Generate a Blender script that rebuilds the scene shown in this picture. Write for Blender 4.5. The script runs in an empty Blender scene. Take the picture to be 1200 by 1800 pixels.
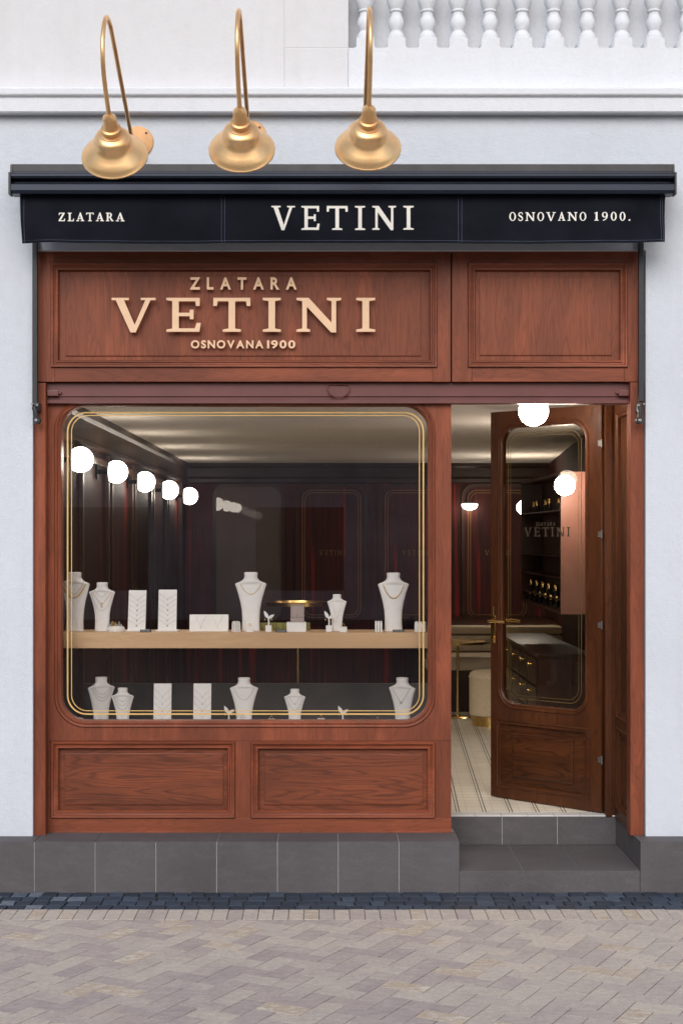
import bpy, bmesh, math, random
from mathutils import Vector, Matrix
random.seed(7)
R = math.radians
sc = bpy.context.scene
COL = sc.collection

# ------------------------------------------------------------------ camera
F = 2750.0      # focal length in pixels of the 1200x1800 photograph
D = 7.857       # distance of the timber shopfront plane (y = 0)
H = 1.738       # eye height above the paving
cam = bpy.data.objects.new("camera", bpy.data.cameras.new("camera"))
COL.objects.link(cam)
cam.location = (0, -D, H)
cam.rotation_euler = (R(90), 0, 0)
cam.data.sensor_fit = 'VERTICAL'
cam.data.sensor_width = 36; cam.data.sensor_height = 36
cam.data.lens = F / 1800 * 36
cam.data.shift_x = 30 / 1800
cam.data.shift_y = 40 / 1800
cam.data.clip_end = 500
sc.camera = cam

# ------------------------------------------------------------------ world + sun
SUN_EL, SUN_AZ = 33, -16     # azimuth measured from -Y (behind the camera), negative = from the left
w = bpy.data.worlds.new("World"); sc.world = w; w.use_nodes = True
nt = w.node_tree
sky = nt.nodes.new("ShaderNodeTexSky"); sky.sky_type = 'NISHITA'; sky.sun_disc = False
sky.sun_elevation = R(SUN_EL); sky.sun_rotation = R(180 + SUN_AZ)
sky.air_density = 1.0; sky.dust_density = 1.5; sky.ozone_density = 1.0
nt.links.new(sky.outputs[0], nt.nodes["Background"].inputs[0])
nt.nodes["Background"].inputs[1].default_value = 0.11
sl = bpy.data.lights.new("sun", 'SUN'); sl.energy = 1.5; sl.angle = R(40); sl.color = (1, .97, .93)
so = bpy.data.objects.new("sun", sl); COL.objects.link(so)
sx = math.sin(R(SUN_AZ)) * math.cos(R(SUN_EL)); sy = -math.cos(R(SUN_AZ)) * math.cos(R(SUN_EL)); sz = math.sin(R(SUN_EL))
so.rotation_euler = Vector((sx, sy, sz)).to_track_quat('Z', 'Y').to_euler()
sc.view_settings.view_transform = 'Standard'; sc.view_settings.look = 'None'
sc.view_settings.exposure = 0.62; sc.view_settings.gamma = 1

# ------------------------------------------------------------------ helpers
def PX(px, Y=0): return (px - 570) * (D + Y) / F
def PZ(py, Y=0): return H - (py - 940) * (D + Y) / F
def P(px, py, Y=0): return Vector((PX(px, Y), Y, PZ(py, Y)))

def wloc(o):
    v = Vector((0, 0, 0))
    while o: v += o.location; o = o.parent
    return v
def obj(name, bm, mat, parent=None, smooth=False, local=False):
    """bm holds WORLD coordinates unless local; becomes one mesh object"""
    if not isinstance(bm, bpy.types.Mesh):
        if parent is not None and not local:
            bmesh.ops.translate(bm, verts=bm.verts, vec=-wloc(parent))
        me = bpy.data.meshes.new(name); bm.to_mesh(me); bm.free()
    else:
        me = bm
        if parent is not None and not local:
            me.transform(Matrix.Translation(-wloc(parent)))
    for m in (mat if isinstance(mat, (list, tuple)) else [mat]): me.materials.append(m)
    if smooth:
        for p in me.polygons: p.use_smooth = True
        try: me.set_sharp_from_angle(angle=R(42))
        except Exception: pass
    o = bpy.data.objects.new(name, me); COL.objects.link(o)
    if parent is not None: o.parent = parent
    return o
def thing(name, label, cat, loc=(0, 0, 0), rz=0, group=None):
    o = bpy.data.objects.new(name, None); COL.objects.link(o)
    o.location = loc; o.rotation_euler = (0, 0, rz); o.empty_display_size = .05
    o['label'] = label; o['category'] = cat
    if group: o['group'] = group
    return o
def tag(o, label, cat, group=None):
    o['label'] = label; o['category'] = cat
    if group: o['group'] = group
    return o
def struct(o, kind='structure'):
    o['kind'] = kind; return o
def dup(o, parent=None):
    c = o.copy(); COL.objects.link(c)
    if parent is not None: c.parent = parent
    for ch in list(o.children): dup(ch, c)
    return c
def new(): return bmesh.new()
def box(bm, x0, x1, y0, y1, z0, z1, bev=0, mi=0):
    x0, x1 = min(x0, x1), max(x0, x1); y0, y1 = min(y0, y1), max(y0, y1); z0, z1 = min(z0, z1), max(z0, z1)
    v = [bm.verts.new(c) for c in ((x0,y0,z0),(x1,y0,z0),(x1,y1,z0),(x0,y1,z0),(x0,y0,z1),(x1,y0,z1),(x1,y1,z1),(x0,y1,z1))]
    fs = [bm.faces.new([v[i] for i in f]) for f in ((3,2,1,0),(4,5,6,7),(0,1,5,4),(1,2,6,5),(2,3,7,6),(3,0,4,7))]
    for f in fs: f.material_index = mi
    if bev:
        es = list({e for f in fs for e in f.edges})
        r = bmesh.ops.bevel(bm, geom=es, offset=bev, segments=2, profile=.6, affect='EDGES')
        for f in r['faces']: f.material_index = mi
    return v
def pbox(bm, px0, px1, py0, py1, Y, Yb, bev=0, mi=0):
    """box whose FRONT face (at Y) has these photo-plane extents, going back to Yb"""
    return box(bm, PX(px0, Y), PX(px1, Y), Y, Yb, PZ(py0, Y), PZ(py1, Y), bev, mi)
def lathe(bm, prof, seg=32, M=None, cap=True, mi=0, a0=0, a1=2*math.pi):
    """prof: list of (r, z); axis z, transformed by M"""
    rings = []
    full = abs(a1 - a0 - 2*math.pi) < 1e-6
    n = seg if full else seg + 1
    for r, z in prof:
        ring = []
        for i in range(n):
            a = a0 + (a1 - a0) * i / seg
            c = Vector((r*math.cos(a), r*math.sin(a), z))
            ring.append(bm.verts.new(M @ c if M else c))
        rings.append(ring)
    for k in range(len(rings)-1):
        for i in range(n if full else n-1):
            j = (i+1) % n
            f = bm.faces.new((rings[k][i], rings[k][j], rings[k+1][j], rings[k+1][i])); f.material_index = mi
    if cap and full:
        for rg, p in ((rings[0], prof[0]), (rings[-1], prof[-1])):
            if p[0] > 1e-5:
                try: bm.faces.new(rg).material_index = mi
                except Exception: pass
    return rings
def tube(bm, pts, r, seg=10, closed=False, mi=0):
    pts = [Vector(p) for p in pts]; n = len(pts); rings = []
    up = None
    for i, p in enumerate(pts):
        if closed: t = (pts[(i+1) % n] - pts[i-1])
        else: t = pts[min(i+1, n-1)] - pts[max(i-1, 0)]
        t.normalize()
        if up is None:
            up = Vector((0,0,1)) if abs(t.z) < .9 else Vector((0,1,0))
        a = t.cross(up)
        if a.length < 1e-6: a = t.cross(Vector((1,0,0)))
        a.normalize(); b = a.cross(t).normalized(); up = b
        rr = r[i] if isinstance(r, (list, tuple)) else r
        rings.append([bm.verts.new(p + rr*(math.cos(2*math.pi*k/seg)*a + math.sin(2*math.pi*k/seg)*b)) for k in range(seg)])
    m = n if closed else n-1
    for i in range(m):
        A, B = rings[i], rings[(i+1) % n]
        for k in range(seg):
            j = (k+1) % seg
            f = bm.faces.new((A[k], A[j], B[j], B[k])); f.material_index = mi
    if not closed:
        bm.faces.new(rings[0]); bm.faces.new(rings[-1])
def catmull(pts, n=8):
    pts = [Vector(p) for p in pts]; out = []
    for i in range(len(pts)-1):
        p0 = pts[max(i-1, 0)]; p1 = pts[i]; p2 = pts[i+1]; p3 = pts[min(i+2, len(pts)-1)]
        for k in range(n):
            t = k / n
            out.append(.5*((2*p1) + (p2-p0)*t + (2*p0-5*p1+4*p2-p3)*t*t + (3*p1-p0-3*p2+p3)*t**3))
    out.append(pts[-1]); return out
def rrect(x0, x1, z0, z1, r=0, n=8):
    """counter-clockwise (x,z) loop"""
    if r <= 0: return [(x0,z0),(x1,z0),(x1,z1),(x0,z1)]
    out = []
    for cx, cz, a in ((x1-r, z0+r, -90), (x1-r, z1-r, 0), (x0+r, z1-r, 90), (x0+r, z0+r, 180)):
        for k in range(n+1):
            t = R(a + 90*k/n); out.append((cx + r*math.cos(t), cz + r*math.sin(t)))
    return out
def sweep(bm, loop, prof, fn=None, mi=0, closed_prof=False):
    """prof: (offset outward from the loop, depth y).  fn maps (x, y, z) -> world"""
    n = len(loop); rings = []
    for i in range(n):
        p = Vector(loop[i]); a = Vector(loop[i-1]); b = Vector(loop[(i+1) % n])
        d1 = (p-a).normalized(); d2 = (b-p).normalized()
        n1 = Vector((d1.y, -d1.x)); n2 = Vector((d2.y, -d2.x))
        m = (n1+n2).normalized(); m = m / max(.3, m.dot(n1))
        ring = []
        for off, y in prof:
            q = p + m*off
            c = Vector((q.x, y, q.y)); ring.append(bm.verts.new(fn(c) if fn else c))
        rings.append(ring)
    k = len(prof)
    for i in range(n):
        A, B = rings[i], rings[(i+1) % n]
        for j in range(k if closed_prof else k-1):
            jj = (j+1) % k
            f = bm.faces.new((A[j], B[j], B[jj], A[jj])); f.material_index = mi
def plate(bm, loops, y0, y1, fn=None, mi=0):
    """flat sheet with holes from (x,z) loops, extruded from y0 (front) to y1"""
    cu = bpy.data.curves.new("t", 'CURVE'); cu.dimensions = '2D'; cu.fill_mode = 'BOTH'
    cu.extrude = abs(y1-y0)/2
    for lp in loops:
        s = cu.splines.new('POLY'); s.points.add(len(lp)-1); s.use_cyclic_u = True
        for i, (x, z) in enumerate(lp): s.points[i].co = (x, z, 0, 1)
    o = bpy.data.objects.new("t", cu)
    me = bpy.data.meshes.new_from_object(o)
    bpy.data.objects.remove(o); bpy.data.curves.remove(cu)
    mid = (y0+y1)/2
    tb = bmesh.new(); tb.from_mesh(me); bpy.data.meshes.remove(me)
    for v in tb.verts:
        x, z, e = v.co
        c = Vector((x, mid - e, z)); v.co = fn(c) if fn else c
    for f in tb.faces: f.material_index = mi
    bmesh.ops.remove_doubles(tb, verts=tb.verts, dist=1e-5)
    bmesh.ops.recalc_face_normals(tb, faces=tb.faces)
    me = bpy.data.meshes.new("t"); tb.to_mesh(me); tb.free()
    bm.from_mesh(me); bpy.data.meshes.remove(me)
    return bm

# ------------------------------------------------------------------ materials
def s2l(c): return tuple(((v/255)/12.92 if v/255 <= .04045 else ((v/255+.055)/1.055)**2.4) for v in c)
class Mat:
    def __init__(s, name):
        s.m = bpy.data.materials.new(name); s.m.use_nodes = True
        s.nt = s.m.node_tree; s.b = s.nt.nodes["Principled BSDF"]; s.out = s.nt.nodes["Material Output"]
    def n(s, t, **k):
        nd = s.nt.nodes.new("ShaderNode" + t)
        for a, v in k.items():
            if a.startswith('i_'):
                key = a[2:].replace('_', ' ')
                nd.inputs[key].default_value = v
            else: setattr(nd, a, v)
        return nd
    def l(s, a, b): s.nt.links.new(a, b)
    def set(s, **k):
        for a, v in k.items(): s.b.inputs[a.replace('_', ' ')].default_value = v
        return s
    def coord(s, scale=(1,1,1), rot=(0,0,0), loc=(0,0,0), src='Object'):
        tc = s.n("TexCoord"); mp = s.n("Mapping")
        mp.inputs['Scale'].default_value = scale; mp.inputs['Rotation'].default_value = rot; mp.inputs['Location'].default_value = loc
        s.l(tc.outputs[src], mp.inputs[0]); return mp.outputs[0]
    def noise(s, vec, scale, detail=4, rough=.55, dist=0):
        n = s.n("TexNoise"); n.inputs['Scale'].default_value = scale; n.inputs['Detail'].default_value = detail
        n.inputs['Roughness'].default_value = rough; n.inputs['Distortion'].default_value = dist
        s.l(vec, n.inputs['Vector']); return n.outputs[0]
    def ramp(s, fac, stops):
        r = s.n("ValToRGB"); el = r.color_ramp.elements
        while len(el) < len(stops): el.new(.5)
        for e, (p, c) in zip(el, stops):
            e.position = p; e.color = (c, c, c, 1) if isinstance(c, (int, float)) else (*c[:3], 1)
        s.l(fac, r.inputs[0]); return r.outputs[0]
    def math(s, op, a, b=0):
        m = s.n("Math", operation=op)
        for i, v in enumerate((a, b)):
            if isinstance(v, (int, float)): m.inputs[i].default_value = v
            else: s.l(v, m.inputs[i])
        return m.outputs[0]
    def mix(s, fac, a, b, mode='MIX'):
        m = s.n("Mix", data_type='RGBA', blend_type=mode)
        for k, v in ((0, fac), (6, a), (7, b)):
            if isinstance(v, (int, float)): m.inputs[k].default_value = v
            elif isinstance(v, tuple): m.inputs[k].default_value = (*v[:3], 1)
            else: s.l(v, m.inputs[k])
        return m.outputs[2]
    def bump(s, h, strength=.2, dist=.01):
        b = s.n("Bump"); b.inputs['Strength'].default_value = strength; b.inputs['Distance'].default_value = dist
        s.l(h, b.inputs['Height']); s.l(b.outputs[0], s.b.inputs['Normal'])

def plain(name, col, rough=.5, metal=0, var=.12, nscale=20, **k):
    m = Mat(name); m.set(Roughness=rough, Metallic=metal, **k)
    v = m.coord()
    n = m.noise(v, nscale)
    d = tuple(max(0, c*(1-var)) for c in col); u = tuple(c*(1+var) for c in col)
    m.l(m.ramp(n, [(.3, d), (.7, u)]), m.b.inputs['Base Color'])
    return m.m

def wood(name, light, dark, along='z', line=1.0, rough=.5, seed=0, coat=.04):
    """open-pored stained oak: contour figure + pores + slow tone drift"""
    m = Mat(name)
    ix = {'x': 0, 'y': 1, 'z': 2}[along]
    def sc3(al, ac): 
        v = [ac, ac, ac]; v[ix] = al; return tuple(v)
    vec = m.coord(loc=(seed*3.7, seed*1.3, seed*2.1), scale=sc3(.9, 9.0))
    n1 = m.noise(vec, 1.0, 2, .45, .15)
    f = m.math('SINE', m.math('MULTIPLY', n1, 140))
    rings = m.ramp(m.math('ADD', m.math('MULTIPLY', f, .5), .5), [(0, 1.0), (.22, .3), (.5, 0)])
    pv = m.coord(scale=sc3(14, 420), loc=(seed, 0, seed))
    pores = m.ramp(m.noise(pv, 1.0, 3, .7), [(.35, 1.0), (.52, 0)])
    fv = m.coord(scale=sc3(3, 60)); fine = m.noise(fv, 1.0, 5, .65)
    drift = m.noise(m.coord(scale=sc3(.8, 3.2), loc=(seed*9, 0, 0)), 1.0, 3)
    mid = tuple((a*.62+b*.38) for a, b in zip(light, dark))
    base = m.ramp(fine, [(.3, mid), (.68, light)])
    base = m.mix(m.ramp(drift, [(.36, 1), (.62, 0)]), base, tuple(x*.82 for x in mid))
    hi = m.noise(m.coord(scale=sc3(1.1, 6.0), loc=(seed*5, 2, 1)), 1.0, 4, .6)
    base = m.mix(m.ramp(hi, [(.5, 0), (.72, .7)]), base, tuple(min(1, x*1.38) for x in light))
    base = m.mix(m.math('MULTIPLY', rings, .62*line), base, dark)
    base = m.mix(m.math('MULTIPLY', pores, .35), base, dark)
    m.l(base, m.b.inputs['Base Color'])
    m.set(Roughness=rough, Coat_Weight=coat, Coat_Roughness=.3, Specular_IOR_Level=.3)
    m.bump(m.math('ADD', m.math('MULTIPLY', rings, -.5), m.math('MULTIPLY', pores, -.6)), .25, .0012)
    return m.m

WL, WD = (.275, .070, .029), (.055, .013, .007)
wood_v = wood("stained_oak_vertical", WL, WD, 'z', .35, seed=1)
wood_h = wood("stained_oak_horizontal", WL, WD, 'x', .35, seed=2)
wood_pv = wood("sign_panel_oak", (.29, .075, .030), WD, 'z', .42, seed=3)
wood_ph = wood("lower_panel_oak", (.225, .056, .021), (.040, .011, .006), 'x', .75, seed=5)
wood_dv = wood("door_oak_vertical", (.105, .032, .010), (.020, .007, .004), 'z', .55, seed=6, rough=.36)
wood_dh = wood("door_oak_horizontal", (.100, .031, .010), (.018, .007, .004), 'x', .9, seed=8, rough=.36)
oak = wood("light_oak", (.80, .54, .32), (.62, .39, .21), 'x', .5, seed=4, rough=.5, coat=0)

def plaster(name, col, scale=1.0, strength=.35):
    m = Mat(name); v = m.coord()
    n1 = m.noise(v, 1.3, 5, .6); n2 = m.noise(v, 160*scale, 3, .6); n3 = m.noise(v, 35*scale, 4, .6)
    c = m.ramp(n1, [(.3, tuple(x*.93 for x in col)), (.7, col)])
    c = m.mix(m.ramp(n3, [(.35, .14), (.6, 0)]), c, tuple(x*.8 for x in col))
    st = m.noise(m.coord(scale=(7, 7, .7)), 1.0, 5, .6); c = m.mix(m.ramp(st, [(.52, 0), (.8, .22)]), c, tuple(x*.72 for x in (col[0]*1.02, col[1], col[2]*.94)))
    m.l(c, m.b.inputs['Base Color']); m.set(Roughness=.9)
    m.bump(m.math('ADD', m.math('MULTIPLY', n2, .8), n3), strength*1.9, .005)
    return m.m
wall_paint = plaster("white_render_coat", (.60, .63, .68))
trim_paint = plaster("cornice_render_coat", (.70, .71, .74), 1, .22)
upper_paint = plaster("upper_render_coat", (.66, .65, .66), .6, .18)

def tile_mat():
    m = Mat("anthracite_tile"); v = m.coord()
    n1 = m.noise(v, 2.2, 5, .6); n2 = m.noise(v, 420, 2, .8); n3 = m.noise(v, 60, 4, .7)
    c = m.ramp(n1, [(.3, (.070, .063, .065)), (.7, (.102, .092, .095))])
    c = m.mix(m.ramp(n2, [(.55, 0), (.70, .6)]), c, (.24, .22, .21))
    c = m.mix(m.ramp(n3, [(.3, .3), (.5, 0)]), c, (.07, .063, .065))
    w = m.noise(m.coord(scale=(1, 1, 3)), 9, 5, .7); c = m.mix(m.ramp(w, [(.5, 0), (.78, .35)]), c, (.15, .14, .145))
    m.l(c, m.b.inputs['Base Color']); m.set(Roughness=.6, Specular_IOR_Level=.2); m.bump(n2, .3, .001); return m.m
tile = tile_mat()
grout = plain("tile_grout", (.42, .41, .41), .9)

def attr_mat(name, stops, rough, streak, bump=.2, stain=None):
    m = Mat(name); a = m.n("Attribute", attribute_name="tone"); v = m.coord()
    w1 = m.noise(v, 4.5, 5, .65); w2 = m.noise(m.coord(scale=(1, 2.2, 1), loc=(3, 1, 0)), 16, 5, .7)
    amt = .55 if stain else .25
    f = m.math('ADD', a.outputs['Fac'], m.math('MULTIPLY', m.math('SUBTRACT', w1, .5), amt))
    f = m.math('ADD', f, m.math('MULTIPLY', m.math('SUBTRACT', w2, .5), amt*1.6))
    c = m.ramp(f, stops)
    n2 = m.noise(v, 170, 4, .75); n3 = m.noise(v, 45, 5, .7)
    c = m.mix(m.ramp(n3, [(.38, streak), (.6, 0)]), c, tuple(x*.6 for x in stops[1][1]))
    if stain: c = m.mix(m.ramp(m.noise(m.coord(loc=(7, 7, 0)), 2.2, 4, .6), [(.58, 0), (.72, .35)]), c, stain)
    c = m.mix(m.ramp(n2, [(.32, .45), (.55, 0)]), c, tuple(x*.5 for x in stops[0][1]))
    m.l(c, m.b.inputs['Base Color']); m.set(Roughness=rough); m.bump(n2, bump, .002); return m.m
paver = attr_mat("clay_paver", [(0, (.28, .225, .22)), (.25, (.40, .33, .305)), (.5, (.49, .42, .36)), (.72, (.58, .505, .415)), (.86, (.46, .345, .24)), (1, (.65, .60, .50))], .82, .3, .3, (.50, .40, .31))
cobble = attr_mat("basalt_cobble", [(0, (.018, .024, .036)), (.45, (.040, .056, .085)), (.8, (.080, .105, .145)), (1, (.20, .23, .27))], .6, .5, .5)
sand = plain("joint_sand", (.04, .035, .033), .95)
black_metal = plain("black_powder_coat", (.018, .019, .023), .45, .0, .2, 60)
rail_metal = plain("dark_steel", (.022, .023, .026), .5, .1, .2, 60)
maroon = plain("maroon_paint", (.125, .035, .030), .42, 0, .12, 8)
brass = plain("polished_brass", (.80, .55, .20), .25, 1, .1, 30)
screw = plain("steel_screw", (.26, .25, .24), .4, .8)
letter_m = plain("champagne_lettering", (.76, .50, .31), .45, .15, .04, 20)
awn_text = plain("ivory_lettering", (.80, .76, .69), .8, 0, .05, 90)
gold_leaf = plain("gilt_line", (.78, .50, .18), .35, .4, .1, 14)

def brushed():
    m = Mat("brushed_brass_shade"); v = m.coord(); n = m.noise(v, 9, 3, .5)
    n2 = m.noise(m.coord(scale=(1, 1, 30)), 12, 3, .6)
    c = m.ramp(n, [(.32, (.84, .47, .20)), (.68, (.90, .61, .31))])
    c = m.mix(m.math('MULTIPLY', n2, .18), c, (.70, .38, .16))
    m.l(c, m.b.inputs['Base Color']); m.set(Metallic=.7, Roughness=.36); m.bump(n2, .05, .001); return m.m
lampbrass = brushed()
plate_brass = plain('lacquered_brass_plate', (.52, .28, .12), .5, .3, .08, 30)

def awn_fabric():
    m = Mat("navy_acrylic_canvas"); v = m.coord()
    n = m.noise(v, 5, 5, .6); n2 = m.noise(m.coord(scale=(1, 1, .25)), 900, 2, .5)
    c = m.ramp(n, [(.3, (.0045, .005, .009)), (.7, (.009, .0105, .016))])
    m.l(c, m.b.inputs['Base Color']); m.set(Roughness=.85); m.b.inputs['Specular IOR Level'].default_value = .12
    m.bump(n2, .3, .0008); return m.m
fabric = awn_fabric()
thread = plain("hem_thread", (.10, .12, .18), .8)

def glass_mat(name, tint=(1, 1, 1), ior=1.45, boost=1.0):
    m = Mat(name); nt = m.nt; nt.nodes.remove(m.b)
    fr = m.n("Fresnel"); fr.inputs[0].default_value = ior
    tr = m.n("BsdfTransparent"); tr.inputs[0].default_value = (*tint, 1)
    gl = m.n("BsdfGlossy"); gl.inputs['Roughness'].default_value = .0
    mx = m.n("MixShader")
    m.l(m.math('MULTIPLY', fr.outputs[0], boost), mx.inputs[0])
    m.l(tr.outputs[0], mx.inputs[1]); m.l(gl.outputs[0], mx.inputs[2]); m.l(mx.outputs[0], m.out.inputs[0])
    return m.m
glass = glass_mat("window_glass", (.99, .985, .98), 1.5, 1.5)
door_glass = glass_mat("door_glass", (.95, .94, .91), 1.45, .22)

def emis(name, col, st):
    m = Mat(name); m.set(Base_Color=(.9, .88, .85, 1), Roughness=.3)
    m.b.inputs['Emission Color'].default_value = (*col, 1); m.b.inputs['Emission Strength'].default_value = st
    return m.m
globe_m = emis("opal_glass_lit", (1, .90, .77), 13)
porch_m = emis("opal_glass_porch", (1, .90, .76), 34)
boost_m = emis("opal_glass_boosted", (1, .88, .74), 60)  # corner globe's glow, raised to brighten the back of the room

# interior
ceil_m = plain("ceiling_paint", (.86, .80, .72), .95, 0, .03, 2, Specular_IOR_Level=0.0)
def reflection_streaks(name, a, b, c, freq=9):  # red and dark streaks put the window's reflections into the wall colour
    m = Mat(name)
    n = m.noise(m.coord(scale=(freq, freq, .25)), 1.0, 4, .75)
    n2 = m.noise(m.coord(scale=(1.4, 1.4, .5)), 1.0, 2)
    col = m.ramp(n, [(.34, a), (.46, b), (.54, a), (.66, c)])
    col = m.mix(m.ramp(n2, [(.4, 0), (.6, .5)]), col, a)
    m.l(col, m.b.inputs['Base Color']); m.set(Roughness=.6, Specular_IOR_Level=.12); m.bump(n, .3, .01); return m.m
side_streak_m = reflection_streaks("panelling_reflection_streaks", (.020, .016, .015), (.06, .016, .013), (.32, .024, .018), 5)
back_streak_m = reflection_streaks("lining_reflection_streaks", (.045, .028, .028), (.12, .030, .026), (.34, .036, .028), 13)
dark_wood = wood("dark_walnut", (.075, .032, .018), (.02, .010, .007), 'z', .5, seed=9, rough=.4)
dark_wood_h = wood("dark_walnut_flat", (.055, .026, .016), (.018, .010, .007), 'x', .5, seed=11, rough=.3)
mirror_m = plain("grey_mirror", (.15, .115, .105), 0, 0, .03, 2, Specular_IOR_Level=.30)
dark_mirror = plain("smoked_mirror", (.06, .05, .048), .08, 1, .05, 2)
copper = plain("copper_lacquer", (.24, .11, .08), .45, 0, .06, 4)
leather = plain("taupe_leather", (.50, .40, .27), .6, 0, .08, 12)
velvet = plain("cream_boucle", (.80, .65, .44), .95, 0, .08, 70)
white_l = plain("white_leatherette", (.90, .89, .88), .55, 0, .03, 40)
white_p = plain("white_card", (.90, .90, .90), .6, 0, .02, 20)
silver = plain("silver_chain", (.55, .54, .53), .35, .9, .1, 200)
goldch = plain("gold_chain", (.78, .56, .24), .3, .9, .1, 200)
pinkbox = plain("blush_box", (.42, .34, .31), .7, 0, .05, 30)
green_m = plain("olive_brocade", (.22, .21, .06), .6, .2, .35, 60)
tagm = plain("slate_tag", (.05, .055, .065), .5)
def floor_tiles():
    """cream mosaic strips with paired dark inlay lines, laid 2.6 degrees off the room"""
    m = Mat("cream_mosaic_floor")
    v = m.coord(rot=(0, 0, R(2.6)), src='Object')
    sp = m.n("SeparateXYZ"); m.l(v, sp.inputs[0])
    x, y = sp.outputs[0], sp.outputs[1]
    def line(src, period, width, off=0.0):
        f = m.math('FRACT', m.math('DIVIDE', m.math('ADD', src, 50 + off), period))
        return m.math('LESS_THAN', f, width/period)
    dark = m.math('MAXIMUM', line(x, .142, .006, FOFF), line(x, .142, .005, FOFF + .016))
    gy = line(y, .10, .006); gx = line(x, .071, .004, .03)
    n = m.noise(m.coord(), 7, 4)
    c = m.ramp(n, [(.3, (.76, .68, .54)), (.7, (.86, .79, .66))])
    c = m.mix(m.math('MULTIPLY', gy, .6), c, (.34, .27, .19))
    c = m.mix(m.math('MULTIPLY', gx, .35), c, (.36, .30, .22))
    c = m.mix(dark, c, (.04, .035, .03))
    m.l(c, m.b.inputs['Base Color']); m.set(Roughness=.4); return m.m
FOFF = .0
floor_m = floor_tiles()
porch_tile = plain("pale_porch_tile", (.62, .60, .58), .4, 0, .05, 20)

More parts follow.
